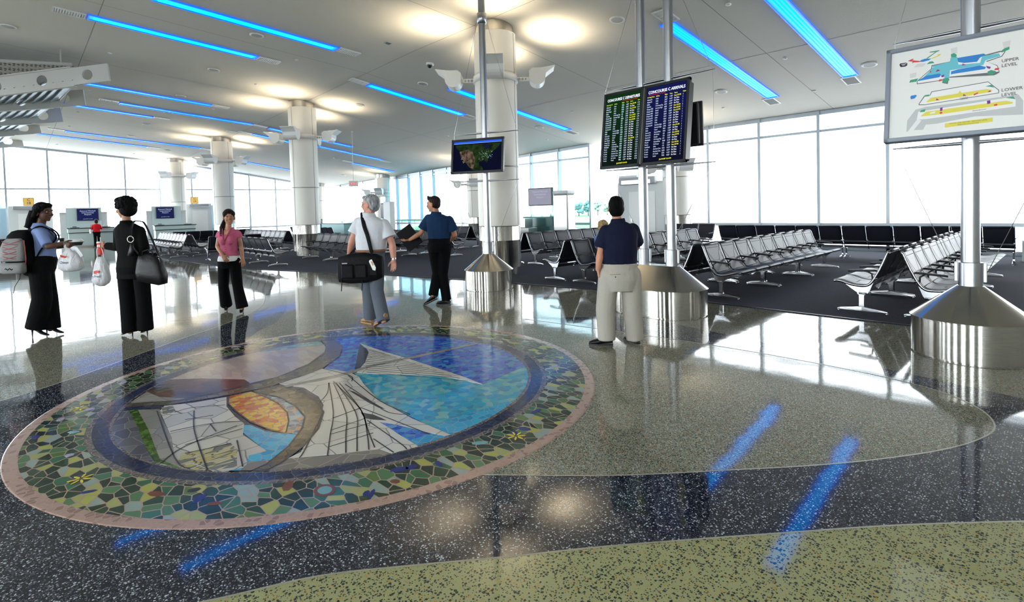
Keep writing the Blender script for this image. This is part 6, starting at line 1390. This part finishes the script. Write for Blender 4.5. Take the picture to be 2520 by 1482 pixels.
for k in range(4): b.tube([c-UPZ*.035*k+RT*(.005*k)+RT*math.cos(a)*.017+UPZ*math.sin(a)*.022 for a in [2*PI*q/12 for q in range(13)]], .0035, 5)
b.build('chain', M_CAST, t)
b = MB()
for k in (-1, 1): b.tube([fr2 @ V3((-.06, k*.05, .15)), fr2 @ V3((-.05, k*.06, .21)), fr2 @ V3((.02, k*.06, .235)), fr2 @ V3((.08, k*.06, .2)), fr2 @ V3((.09, k*.05, .14))], .009, 8)
b.build('handle', M_LEATH, t)
# travel bag of the grey haired man
R1 = RT; c = X_ = Y1['root']+V3((-.245, -.20, 0))-AW*.10+RT*.16+UPZ*.86
t = thing('travel_bag', 'big black travel bag slung behind the grey haired man', 'travel bag', c); M_NYL = cloth('black_nylon', (.005, .005, .0065), .6, 18, .7)
fr2 = Matrix((RT, AW, UPZ)).transposed(); b = MB(); rings = []
for x, h, d_, oz in ((-.33, .13, .07, -.02), (-.315, .19, .10, -.015), (-.15, .215, .12, -.01), (.05, .22, .12, .0), (.22, .19, .11, .005), (.295, .15, .09, .0), (.305, .10, .06, 0)):
    rings.append([fr2 @ V3((x, d_*math.copysign(abs(math.cos(a))**.6, math.cos(a)), oz+h*math.copysign(abs(math.sin(a))**.55, math.sin(a)))) for a in [2*PI*q/24 for q in range(24)]])
b.loft(rings, 0, True, True); b.build('bag_body', M_NYL, t, fix=True)
b = MB()
for x, w_ in ((-.17, .09), (.02, .085)): b.box(fr2 @ V3((x, -.125, -.04)), (w_*2, .04, .2), bev=.018, R=fr2)
b.box(fr2 @ V3((.19, -.10, -.01)), (.13, .05, .22), bev=.02, R=fr2); b.build('side_pocket', M_NYL, t)
b = MB(); b.box(fr2 @ V3((-.20, -.149, .078)), (.075, .006, .014), R=fr2); b.build('maker_patch', M_GREY, t)
b = MB(); b.prism([(0, 0), (.03, .01), (.085, -.11), (.075, -.15), (.04, -.14), (-.01, -.02)], 0, .005, 0, (fr2 @ V3((.15, -.135, .115)), RT, UPZ, -AW)); lt = b.build('luggage_tag', M_WHITE, t)
b = MB(); b.prism([(.015, -.02), (.04, -.02), (.06, -.07), (.04, -.08)], .005, .007, 0, (fr2 @ V3((.15, -.135, .115)), RT, UPZ, -AW)); b.build('tag_print', mat('orange_print', (.6, .3, .1), .5), lt)
for x in (-.27, .02):
    b = MB(); b.tube([fr2 @ V3((x, -.09, -.14)), fr2 @ V3((x+.005, -.1, -.22)), fr2 @ V3((x-.005, -.1, -.32))], .013, 6, k=.35); b.build('hanging_strap', M_NYL, t)
shl = Y1['root']+Q1['shL'].lerp(Q1['neck'], .5)-c; bkv = -Y1['fs']
pa = [fr2 @ V3((.18, -.06, .12)), Y1['root']-c+Y1['hpc']+Y1['spine']*.30+Y1['su']*.055+bkv*.20, Y1['root']-c+Y1['hpc']+Y1['spine']*.62-Y1['su']*.0+bkv*.188, Y1['root']-c+Y1['hpc']+Y1['spine']*.88-Y1['su']*.06+bkv*.165, shl+UPZ*.045-Y1['su']*.0+bkv*.05, shl+UPZ*.03+Y1['fs']*.10-Y1['su']*.01, Y1['root']-c+Y1['hpc']+Y1['spine']*.7-Y1['su']*.09+Y1['fs']*.2, fr2 @ V3((-.22, .05, .14))]
b = MB(); b.tube([tuple(p) for p in smooth_path([tuple(p) for p in pa], 8)], [.012]*6+[.027]*44+[.02]*7, 8, k=.22, side=tuple(Y1['su'])); b.build('shoulder_strap', M_NYL, t)
# black folder of the navy shirt man
c = Y2['root']+Q2['wrL']-RT*.02+AW*.075+UPZ*.03
t = thing('folder', 'flat black folder held out in the navy shirt man\'s left hand', 'folder', c)
R_ = Matrix((RT, AW, UPZ)).transposed() @ Matrix.Rotation(-.62, 3, 'Y')
b = MB(); b.box((0, 0, 0), (.30, .028, .40), bev=.008, R=R_); b.build('cover', M_BLACKP if False else cloth('folder_cloth', (.008, .008, .009), .6), t)
b = MB(); b.box(R_ @ V3((.005, 0, .0)), (.285, .018, .392), R=R_); b.build('pages', M_GREY, t)
# white handbag of the woman in red
t = thing('handbag', 'small white handbag on the red woman\'s left side', 'handbag', (-40.1, 3.46, .95))
b = MB(); b.box((0, 0, 0), (.2, .1, .26), bev=.03); b.build('bag_body', M_WHITE, t); b = MB(); b.tube([(-.06, 0, .12), (0, .04, .42), (.06, 0, .12)], .008, 6); b.build('strap', M_DARKMET, t)

# ================================================================ gates, far fittings, outside
M_MINT = mat('pale_green_laminate', (.50, .60, .57), .35); M_TOP = mat('dark_counter_top', (.03, .035, .04), .3); M_PALE = mat('pale_panel', (.66, .68, .67), .5)
def gate_door_left(n, y0, y1, sy, num):
    b = MB(); b.box((XL+.42, (y0+y1)/2, 1.28), (.3, y1-y0, 2.56)); o = struct(b.build('door_%d' % n, M_PALE))
    b = MB(); b.box((XL+.575, (y0+y1)/2+.05, 1.06), (.02, (y1-y0)*.62, 2.1)); l = b.build('door_leaf', M_WHITE, o)
    b = MB(); b.box((XL+.6, (y0+y1)/2-.35, 1.0), (.03, .05, .14)); b.build('door_handle', M_STEELP, o)
    t = thing('door_operator', 'grey metal door closer box above the gate %s door' % num, 'door closer', (XL+.57, (y0+y1)/2, 2.40), group='door closer boxes')
    b = MB(); b.box((.06, 0, .06), (.16, (y1-y0)*.8, .2), bev=.02); b.build('cover', M_GREY, t); b = MB(); b.box((.09, 0, -.06), (.1, (y1-y0)*.76, .05)); b.build('grille', M_STEELP, t)
    t = thing('gate_sign', 'square yellow gate sign reading C %s on top of the door' % num.split()[-1], 'gate sign', (XL+.42, sy, 2.57), group='yellow gate signs')
    b = MB(); b.box((0, 0, .24), (.09, .48, .48), bev=.01); b.build('box', M_DARKMET, t)
    b = MB(); b.box((.04, 0, .24), (.03, .43, .43)); b.build('panel', mat('sign_yellow', (.60, .37, .08), .5, emit=(.6, .36, .06), estr=.25) if 'sign_yellow' not in MATS else MATS['sign_yellow'], t)
    text('sign_text', 'C\n'+num.split()[-1], .2, E_K, t, (.0565, 0, .29), (PI/2, 0, PI/2), align='CENTER', spacing=.95, bold=.003)
gate_door_left(1, -.05, 1.9, .86, 'C 18')
gate_door_left(2, 8.97, 10.5, 9.5, 'C 19')
M_SCRB = emi('screen_navy', (.010, .014, .07))
def counter(y0, y1, yt0, yt1, yb0, yb1, nm, dx=0.):
    x = XL+2.0+dx; bx = XL+dx
    t = thing('gate_counter', 'pale green check-in counter %s' % nm, 'counter', (x, (y0+y1)/2, 0), group='gate counters')
    L = y1-y0
    b = MB(); b.box((0, 0, .43), (.6, L, .86)); b.build('body', M_MINT, t)
    b = MB(); b.box((.08, 0, 1.02), (.5, L+.1, .24), bev=.02); b.build('upper_front', M_MINT, t)
    b = MB(); b.box((.02, 0, 1.16), (.72, L+.16, .04)); b.build('worktop', M_TOP, t); b = MB(); b.box((.1, 0, .88), (.5, L+.04, .03)); b.build('dark_strip', M_TOP, t)  # dark strip between the body and the upper front
    b = MB(); b.box((0, 0, .06), (.62, L+.02, .12)); b.build('plinth', M_STEELP, t)
    w_ = thing('counter_backdrop', 'tall glass and steel backdrop %s' % nm.replace('under', 'under the screen,').split(',')[0], 'partition', (bx+.95, (yb0+yb1)/2, 0), group='counter backdrops')
    b = MB(); b.box((0, 0, 1.06), (.14, yb1-yb0, 2.12)); b.build('panel', M_PALE, w_)
    b = MB(); b.box((.10, 0, 1.4), (.03, (yb1-yb0)*.75, 2.0)); b.build('glass', mat('frosted_green_glass', (.55, .66, .64), .15, spec=.6) if 'frosted_green_glass' not in MATS else MATS['frosted_green_glass'], w_)
    b = MB(); b.box((.02, 0, 2.06), (.18, yb1-yb0+.04, .05)); b.build('cap_rail', M_STEELP, w_)
    s = thing('gate_screen', 'dark blue airport screen above the counter %s' % nm.replace('under a dark screen, ', ''), 'display screen', (bx+1.115, (yt0+yt1)/2, 1.97), group='gate screens')
    W_ = yt1-yt0
    b = MB(); b.box((0, 0, 0), (.1, W_, .74), bev=.015); b.build('housing', M_BLACKP, s)
    b = MB(); b.box((.046, 0, 0), (.02, W_-.07, .67)); b.build('screen_panel', M_SCRB, s)
    text('screen_text', 'General Mitchell\nInternational\nAirport', .115, E_T, s, (.058, 0, .19), (PI/2, 0, PI/2), align='CENTER', spacing=.95)
    text('footer_text', 'July 28 2007 12:14 PM', .05, E_T, s, (.058, 0, -.28), (PI/2, 0, PI/2), align='CENTER')
    for k, yy in enumerate((y0+.3, y1-.35)):
        q = thing('counter_terminal', 'black keypad on the %s of the counter %s' % (['left end', 'right end'][k], nm), 'terminal', (x+.02, yy, 1.18), group='terminals on the gate counters')
        b = MB(); b.box((0, 0, .015), (.2, .42, .03), bev=.008); b.build('base', M_BLACKP, q); b = MB(); b.box((-.08, .0, .07), (.02, .2, .1), bev=.006, R=Matrix.Rotation(.3, 3, 'Y')); b.build('display', M_WHITE if k else M_GREY, q)
counter(2.5, 4.65, 2.98, 4.05, 2.2, 4.48, 'behind the woman in red')
counter(6.58, 8.75, 6.83, 7.84, 6.34, 8.52, 'left of the pink woman', 1.36)
# railing and glass balustrade in the far right corner
t = thing('glass_balustrade', 'green glass balustrade with a steel handrail in the far corner', 'railing', (-31, 17.2, 0))
b = MB(); b.box((-2.2, 0, .55), (5.5, .03, 1.0)); b.build('glass_panel', G_SCREEN, t)
b = MB(); b.tube([(-5, 0, 1.12), (5.8, 0, 1.12)], .03, 10); b.build('handrail', M_STEELP, t)
for k in range(9):
    b = MB(); b.tube([(-5+1.35*k, 0, 0), (-5+1.35*k, 0, 1.12)], .02, 8); b.build('post', M_STEELP, t)
t = thing('gate_counter', 'teal glass-fronted counter far behind the grey haired man', 'counter', (-30.5, 14.3, 0), group='gate counters')
b = MB(); b.box((0, 0, .5), (3.0, .6, 1.0)); b.build('body', mat('teal_laminate', (.28, .50, .50), .25), t); b = MB(); b.box((0, 0, 1.02), (3.1, .7, .04)); b.build('worktop', M_TOP, t)
t = thing('counter_pylon', 'white pylon with a black screen right of the grey haired head', 'pylon', (-26.3, 15.4, 0))
b = MB(); b.box((0, 0, 1.1), (.75, .3, 2.2), bev=.02); b.build('body', M_PALE, t); b = MB(); b.box((-.62, .0, 1.5), (.42, .06, 2.0)); b.build('glass', G_SCREEN, t); b = MB(); b.box((-.6, -.06, 1.7), (.34, .07, .72)); b.build('screen', M_BLACKP, t)
# right gate counter behind the seats
yb = 17.9
t = thing('glass_partition', 'greenish glass partition carrying a grey screen, right of the big column', 'partition', (-16.95, yb, 0))
b = MB(); b.box((-.1, 0, 1.3), (2.3, .03, 2.55)); b.build('glass', G_SCREEN, t)
b = MB(); b.box((-.2, .12, .62), (2.2, .12, 1.2)); b.build('lower_panel', mat('teal_panel', (.22, .36, .36), .3), t)
t = thing('counter_pylon', 'stainless steel pylon beside the glass partition', 'pylon', (-15.55, yb-.05, 0))
b = MB(); b.box((0, 0, 1.1), (.85, .55, 2.2), bev=.05); b.build('body', M_STEELP, t); b = MB(); b.box((0, 0, 2.28), (.88, .58, .17), bev=.05); b.build('cap', M_PALE, t)
t = thing('gate_screen', 'pale grey airport screen on the glass partition', 'display screen', (-16.93, yb-.12, 2.14), .12, 'gate screens')
b = MB(); b.box((0, .04, 0), (1.38, .1, .82), bev=.015); b.build('housing', M_BLACKP, t); b = MB(); b.box((0, -.012, 0), (1.26, .02, .72)); b.build('screen_panel', emi('screen_grey', (.26, .26, .32)), t)
text('screen_text', 'General Mitchell\nInternational\nAirport', .13, emi('screen_lilac_text', (.40, .40, .50)), t, (0, -.0235, .2), align='CENTER', spacing=1.0)
t = thing('gate_counter', 'stepped white steel counter below the grey screen', 'counter', (-17.65, 17.2, 0), group='gate counters')
b = MB(); b.box((-.1, 0, .96), (1.25, .5, .42), bev=.01); b.build('upper_body', M_STEELP, t); b = MB(); b.box((0, 0, .38), (1.55, .55, .72), bev=.01); b.build('lower_body', M_STEELP, t); b = MB(); b.box((-.85, .1, .6), (.25, .5, 1.15)); b.build('end_glass', MATS['teal_panel'], t)
# right gate door
b = MB(); b.box((-12.45, YR-.3, 1.3), (2.3, .3, 2.6)); b.box((-13.1, YR-.3, 2.75), (.9, .25, .3)); o = struct(b.build('door_3', M_PALE))
b = MB(); b.box((-12.4, YR-.46, 1.1), (1.25, .02, 2.2)); b.build('door_leaf', M_WHITE, o); b = MB(); b.box((-12.9, YR-.48, 1.0), (.05, .04, .14)); b.build('door_handle', M_STEELP, o)
t = thing('door_operator', 'grey metal door closer box above the right gate door', 'door closer', (-12.55, YR-.5, 2.55), group='door closer boxes')
b = MB(); b.box((0, -.05, .1), (1.75, .22, .3), bev=.03); b.build('cover', M_GREY, t); b = MB(); b.box((0, -.17, .05), (1.4, .03, .16)); b.build('grille', M_STEELP, t)
t = thing('wall_phone', 'black telephone handset on the wall panel beside the gate door', 'telephone', (-13.45, YR-.5, 1.72)); b = MB(); b.box((0, 0, .2), (.16, .08, .16), bev=.02); b.build('earpiece', M_BLACKP, t); b = MB(); b.tube([(0, 0, .15), (.02, -.02, .0), (-.04, -.02, -.14), (.06, -.02, -.3), (.05, 0, -.5)], .02, 6); b.build('cord', M_BLACKP, t)
t = thing('heater_cabinet', 'low pale heater cabinet by the right windows at the right edge', 'heater', (-.15, 18.1, 0)); b = MB(); b.box((0, 0, .26), (1.5, .45, .5), bev=.01); b.build('casing', M_PALE, t); b = MB(); b.box((0, -.02, .52), (1.5, .42, .03)); b.build('top_grille', M_STEELP, t)
# exit sign on its rod
ex = (-23.32, 11.82)
t = thing('exit_sign', 'white EXIT sign hanging on a long rod from the ceiling', 'exit sign', (*ex, 2.99), math.radians(52))
b = MB(); b.box((0, 0, .02), (.42, .06, .26), bev=.01); b.build('housing', M_WHITE, t)
b = MB(); b.tube([(0, 0, .14), (0, 0, ceil_z(*ex)-2.99)], .012, 8); b.build('rod', M_WHITE, t); b = MB(); b.lathe([(.07, ceil_z(*ex)-3.03), (.03, ceil_z(*ex)-3.06), (.0, ceil_z(*ex)-3.06)], n=16); b.build('canopy', M_WHITE, t)
text('sign_text', 'EXIT', .17, mat('exit_red', (.7, .02, .03), .4, emit=(.8, .01, .02), estr=.5), t, (0, -.032, -.04), align='CENTER', bold=.001, xs=.85)
# the louvred canopy at the left: sloping ribs with round holes, louvres between
M_RIB = mat('canopy_white', (.62, .60, .57), .5); M_LOUV = mat('canopy_louvre', (.36, .45, .54), .4); M_PERF = mat('perforated_metal', (.30, .27, .24), .5)
RIBS = [((-19.35, 2.28, 5.93), (-21.9, -.6, 5.50)), ((-23.67, 2.07, 5.90), (-25.3, -.6, 5.64)), ((-28.79, 1.75, 6.01), (-29.3, -.6, 5.72)), ((-34.76, 1.26, 6.24), (-34.7, -.7, 5.92)), ((-40.6, .7, 6.2), (-40.5, -1.2, 5.9))]
canopy = thing('louvre_canopy', 'white louvred canopy of holed ribs under the ceiling at the left edge', 'canopy', (-28, 0, 6.2))
cv = V3((-28, 0, 6.2))
for i, (a, c) in enumerate(RIBS):
    a, c = V3(a), V3(c); d = (a-c).normalized(); c = c-d*7.; L = (a-c).length
    up = (UPZ-d*UPZ.dot(d)).normalized(); n = d.cross(up); hh = .25+.02*i
    b = MB(); holes = []
    # rib web built from short panels around round holes
    x = L; P_ = []
    step = 1.5
    def web(x0, x1, hole):
        m = (x0+x1)/2; r = .15*(hh/.25)
        O_ = [(x0, -hh), (x1, -hh), (x1, hh), (x0, hh)]
        if not hole:
            b.prism(O_, -.03, .03, 0, (c-cv, d, up, n)); return
        hx = (x1-x0)/2; ca_ = math.atan2(hh, hx); AN = sorted([2*PI*j/20+.01 for j in range(20)]+[ca_, PI-ca_, PI+ca_, 2*PI-ca_]); k = len(AN); ring = [(m+r*math.cos(a_), r*math.sin(a_)) for a_ in AN]
        out = []
        for j in range(k):
            ca, sa = math.cos(AN[j]), math.sin(AN[j])
            tt = min(hx/abs(ca) if abs(ca) > 1e-6 else 1e9, hh/abs(sa) if abs(sa) > 1e-6 else 1e9); out.append((m+ca*tt, sa*tt))
        for z in (-.03, .03):
            V = [c-cv+d*p[0]+up*p[1]+n*z for p in ring]+[c-cv+d*p[0]+up*p[1]+n*z for p in out]
            b.add(V, [(j, (j+1) % k, k+(j+1) % k, k+j) if z > 0 else (k+j, k+(j+1) % k, (j+1) % k, j) for j in range(k)])
        V = [c-cv+d*p[0]+up*p[1]+n*z for z in (-.03, .03) for p in ring]; b.add(V, [(j, (j+1) % k, k+(j+1) % k, k+j) for j in range(k)])
    web(L-.3, L, False); web(L-.9, L-.3, True)
    x = L-.9
    while x > .8: web(x-.7, x, False); web(x-1.3, x-.7, True); x -= 1.3
    b.build('rib', M_RIB, canopy)
    b = MB(); b.box(c-cv+d*(L/2-.5)+up*(hh+.02), (L-1., .16, .04), R=Matrix((d, n, up)).transposed()); b.box(c-cv+d*(L/2-.5)-up*(hh+.02), (L-1., .12, .03), R=Matrix((d, n, up)).transposed()); b.build('rib_flange', M_RIB, canopy)
    if i < len(RIBS)-1:
        a2, c2 = V3(RIBS[i+1][0]), V3(RIBS[i+1][1]); d2 = (a2-c2).normalized(); c2 = c2-d2*7.; L2 = (a2-c2).length
        b = MB()
        for k in range(26):
            f = k/26; p = a-d*(.9+f*7.2)-up*hh*.2; q = a2-d2*(.9+f*7.2)-UPZ*.05
            m = (p+q)/2; ax = (q-p); ln = ax.length; ax.normalize(); vz = (UPZ*.28+d); vz = (vz-ax*vz.dot(ax)).normalized()
            b.box(m-cv, (ln-.12, .016, .30), R=Matrix((ax, vz.cross(ax), vz)).transposed())
        b.build('louvres', M_LOUV, canopy)
        b = MB(); p = a-d*.75; q = a2-d2*.75; b.tube([p-cv, q-cv], .035, 8); b.build('edge_rail', M_RIB, canopy)
for i in (0, 2, 4):                                        # hanger rods up to the ceiling
    a, c = V3(RIBS[i][0]), V3(RIBS[i][1]); p = a.lerp(c, .35)
    b = MB(); b.tube([p-cv, V3((p.x, p.y, ceil_z(p.x, p.y)+.02))-cv], .02, 8); b.build('hanger_rod', M_RIB, canopy)
a, c = V3(RIBS[0][0]), V3(RIBS[0][1]); d = (a-c).normalized()
b = MB(); p0 = a-d*1.0+UPZ*.28; p1 = a-d*9+UPZ*.28; out_ = V3((.93, -.35, .35)); q0 = p0+out_*.12; q1 = p1+out_*2.6
b.add([p0-cv, p1-cv, q1-cv, q0-cv, p0-cv+UPZ*.05, p1-cv+UPZ*.05, q1-cv+UPZ*.05, q0-cv+UPZ*.05], [(3, 2, 1, 0), (4, 5, 6, 7), (0, 1, 5, 4), (1, 2, 6, 5), (2, 3, 7, 6), (3, 0, 4, 7)]); pf = b.build('perforated_panel', M_PERF, canopy)
vo = N(M_PERF, 'ShaderNodeTexVoronoi'); vo.feature = 'F1'; vo.inputs['Scale'].default_value = 11; vo.inputs['Randomness'].default_value = 0
LK(M_PERF, pos(M_PERF), vo.inputs['Vector']); ls = mathn(M_PERF, 'LESS_THAN', vo.outputs['Distance'], .36); LK(M_PERF, mixc(M_PERF, ls, (.42, .39, .36), (.05, .04, .035)), BS(M_PERF).inputs['Base Color'])
b = MB(); b.tube([p for p in (q0-cv, q1-cv)], .05, 8); b.build('panel_edge', M_RIB, canopy)

# ---------------------------------------------------------------- outside
M_APRON = mat('apron_concrete', (.62, .63, .64), .9); M_GRASS = mat('airfield_grass', (.10, .20, .05), .95); tint(M_GRASS, .05, (.07, .16, .05), (.20, .28, .10))
b = MB(); b.box((-150, 300, -4.7), (1400, 1400, .2)); struct(b.build('floor', M_APRON))
b = MB(); b.box((-230, 270, -4.58), (260, 90, .06), rz=.75); b.box((-120, 140, -4.58), (120, 60, .06), rz=.75); struct(b.build('floor', M_GRASS))
M_LEAF = mat('hazed_leaves', (.09, .17, .16), .9); M_BARK = mat('bark', (.08, .06, .045), .9)  # bluish haze of distance is mixed into the leaf colour
random.seed(21)
for k in range(11):
    a = math.radians(46.7-4.2-k*1.0); D_ = 350+random.uniform(-14, 14); x, y = -math.sin(a)*D_, math.cos(a)*D_
    t = thing('tree', 'distant green tree beyond the airfield, %s tree from the left' % ORD[k], 'tree', (x, y, -4.6), group='trees beyond the airfield')
    h = random.uniform(9.5, 12.5)
    b = MB(); b.tube([(0, 0, 0), (0, 0, h*.5)], .35, 6); b.build('trunk', M_BARK, t)
    b = MB()
    for j in range(22): b.sphere((random.uniform(-2.4, 2.4), random.uniform(-1.5, 1.5), h*.45+random.uniform(-.2, .35)*h), (random.uniform(.8, 1.7), 1.2, random.uniform(.8, 1.5)), 0, 9, 6)
    b.build('crown', M_LEAF, t)
for k, (px_, D_) in enumerate(((-22.1, 55), (-25.2, 62))):
    a = math.radians(46.7+px_); x, y = -math.sin(a)*D_, math.cos(a)*D_
    t = thing('light_pole', 'apron light pole outside the right windows, %s one' % ['left', 'right'][k], 'light pole', (x, y, -4.6), group='apron light poles')
    b = MB(); b.tube([(0, 0, 0), (0, 0, 8.3)], [.16, .1], 8); b.build('pole', M_GREY, t); b = MB(); b.box((0, 0, 8.35), (1.5, .5, .18), bev=.04, rz=.7); b.build('lamp_head', M_GREY, t)
M_JET = mat('jetbridge_panel', (.42, .56, .66), .5)
for k, (x, y0, y1) in enumerate(((XL-6.5, -1.6, .0), (XL-6.5, 10.3, 11.9))):
    t = thing('jet_bridge', 'pale blue ribbed passenger bridge outside the %s gate' % ['left', 'second'][k], 'passenger bridge', (x, (y0+y1)/2, -4.6), group='passenger bridges outside')
    b = MB(); b.box((0, 0, 5.6), (12.6, y1-y0, 2.9))
    for j in range(20): b.box((-6+.62*j, 0, 5.6), (.12, y1-y0+.12, 2.95))
    b.build('tunnel', M_JET, t); b = MB(); b.tube([(-3, 0, 0), (-3, 0, 4.2)], .35, 10); b.build('column', M_GREY, t); b = MB(); b.box((3, 0, 7.15), (2.2, 1.0, .4), bev=.05); b.build('roof_unit', M_GREY, t)

# lettering becomes plain mesh
dg = bpy.context.evaluated_depsgraph_get(); dg.update()
for o in [o for o in COL.objects if o.type == 'FONT']:
    me = bpy.data.meshes.new_from_object(o.evaluated_get(dg)); n = link('txt', me, o.parent, o.location, o.rotation_euler); n.scale = o.scale
    if o.get('fit'): n.scale = (o['fit']/max(v.co.x for v in me.vertices), 1, 1)
    nm = o.name.split('.')[0]; cu = o.data; bpy.data.objects.remove(o); bpy.data.curves.remove(cu); n.name = nm
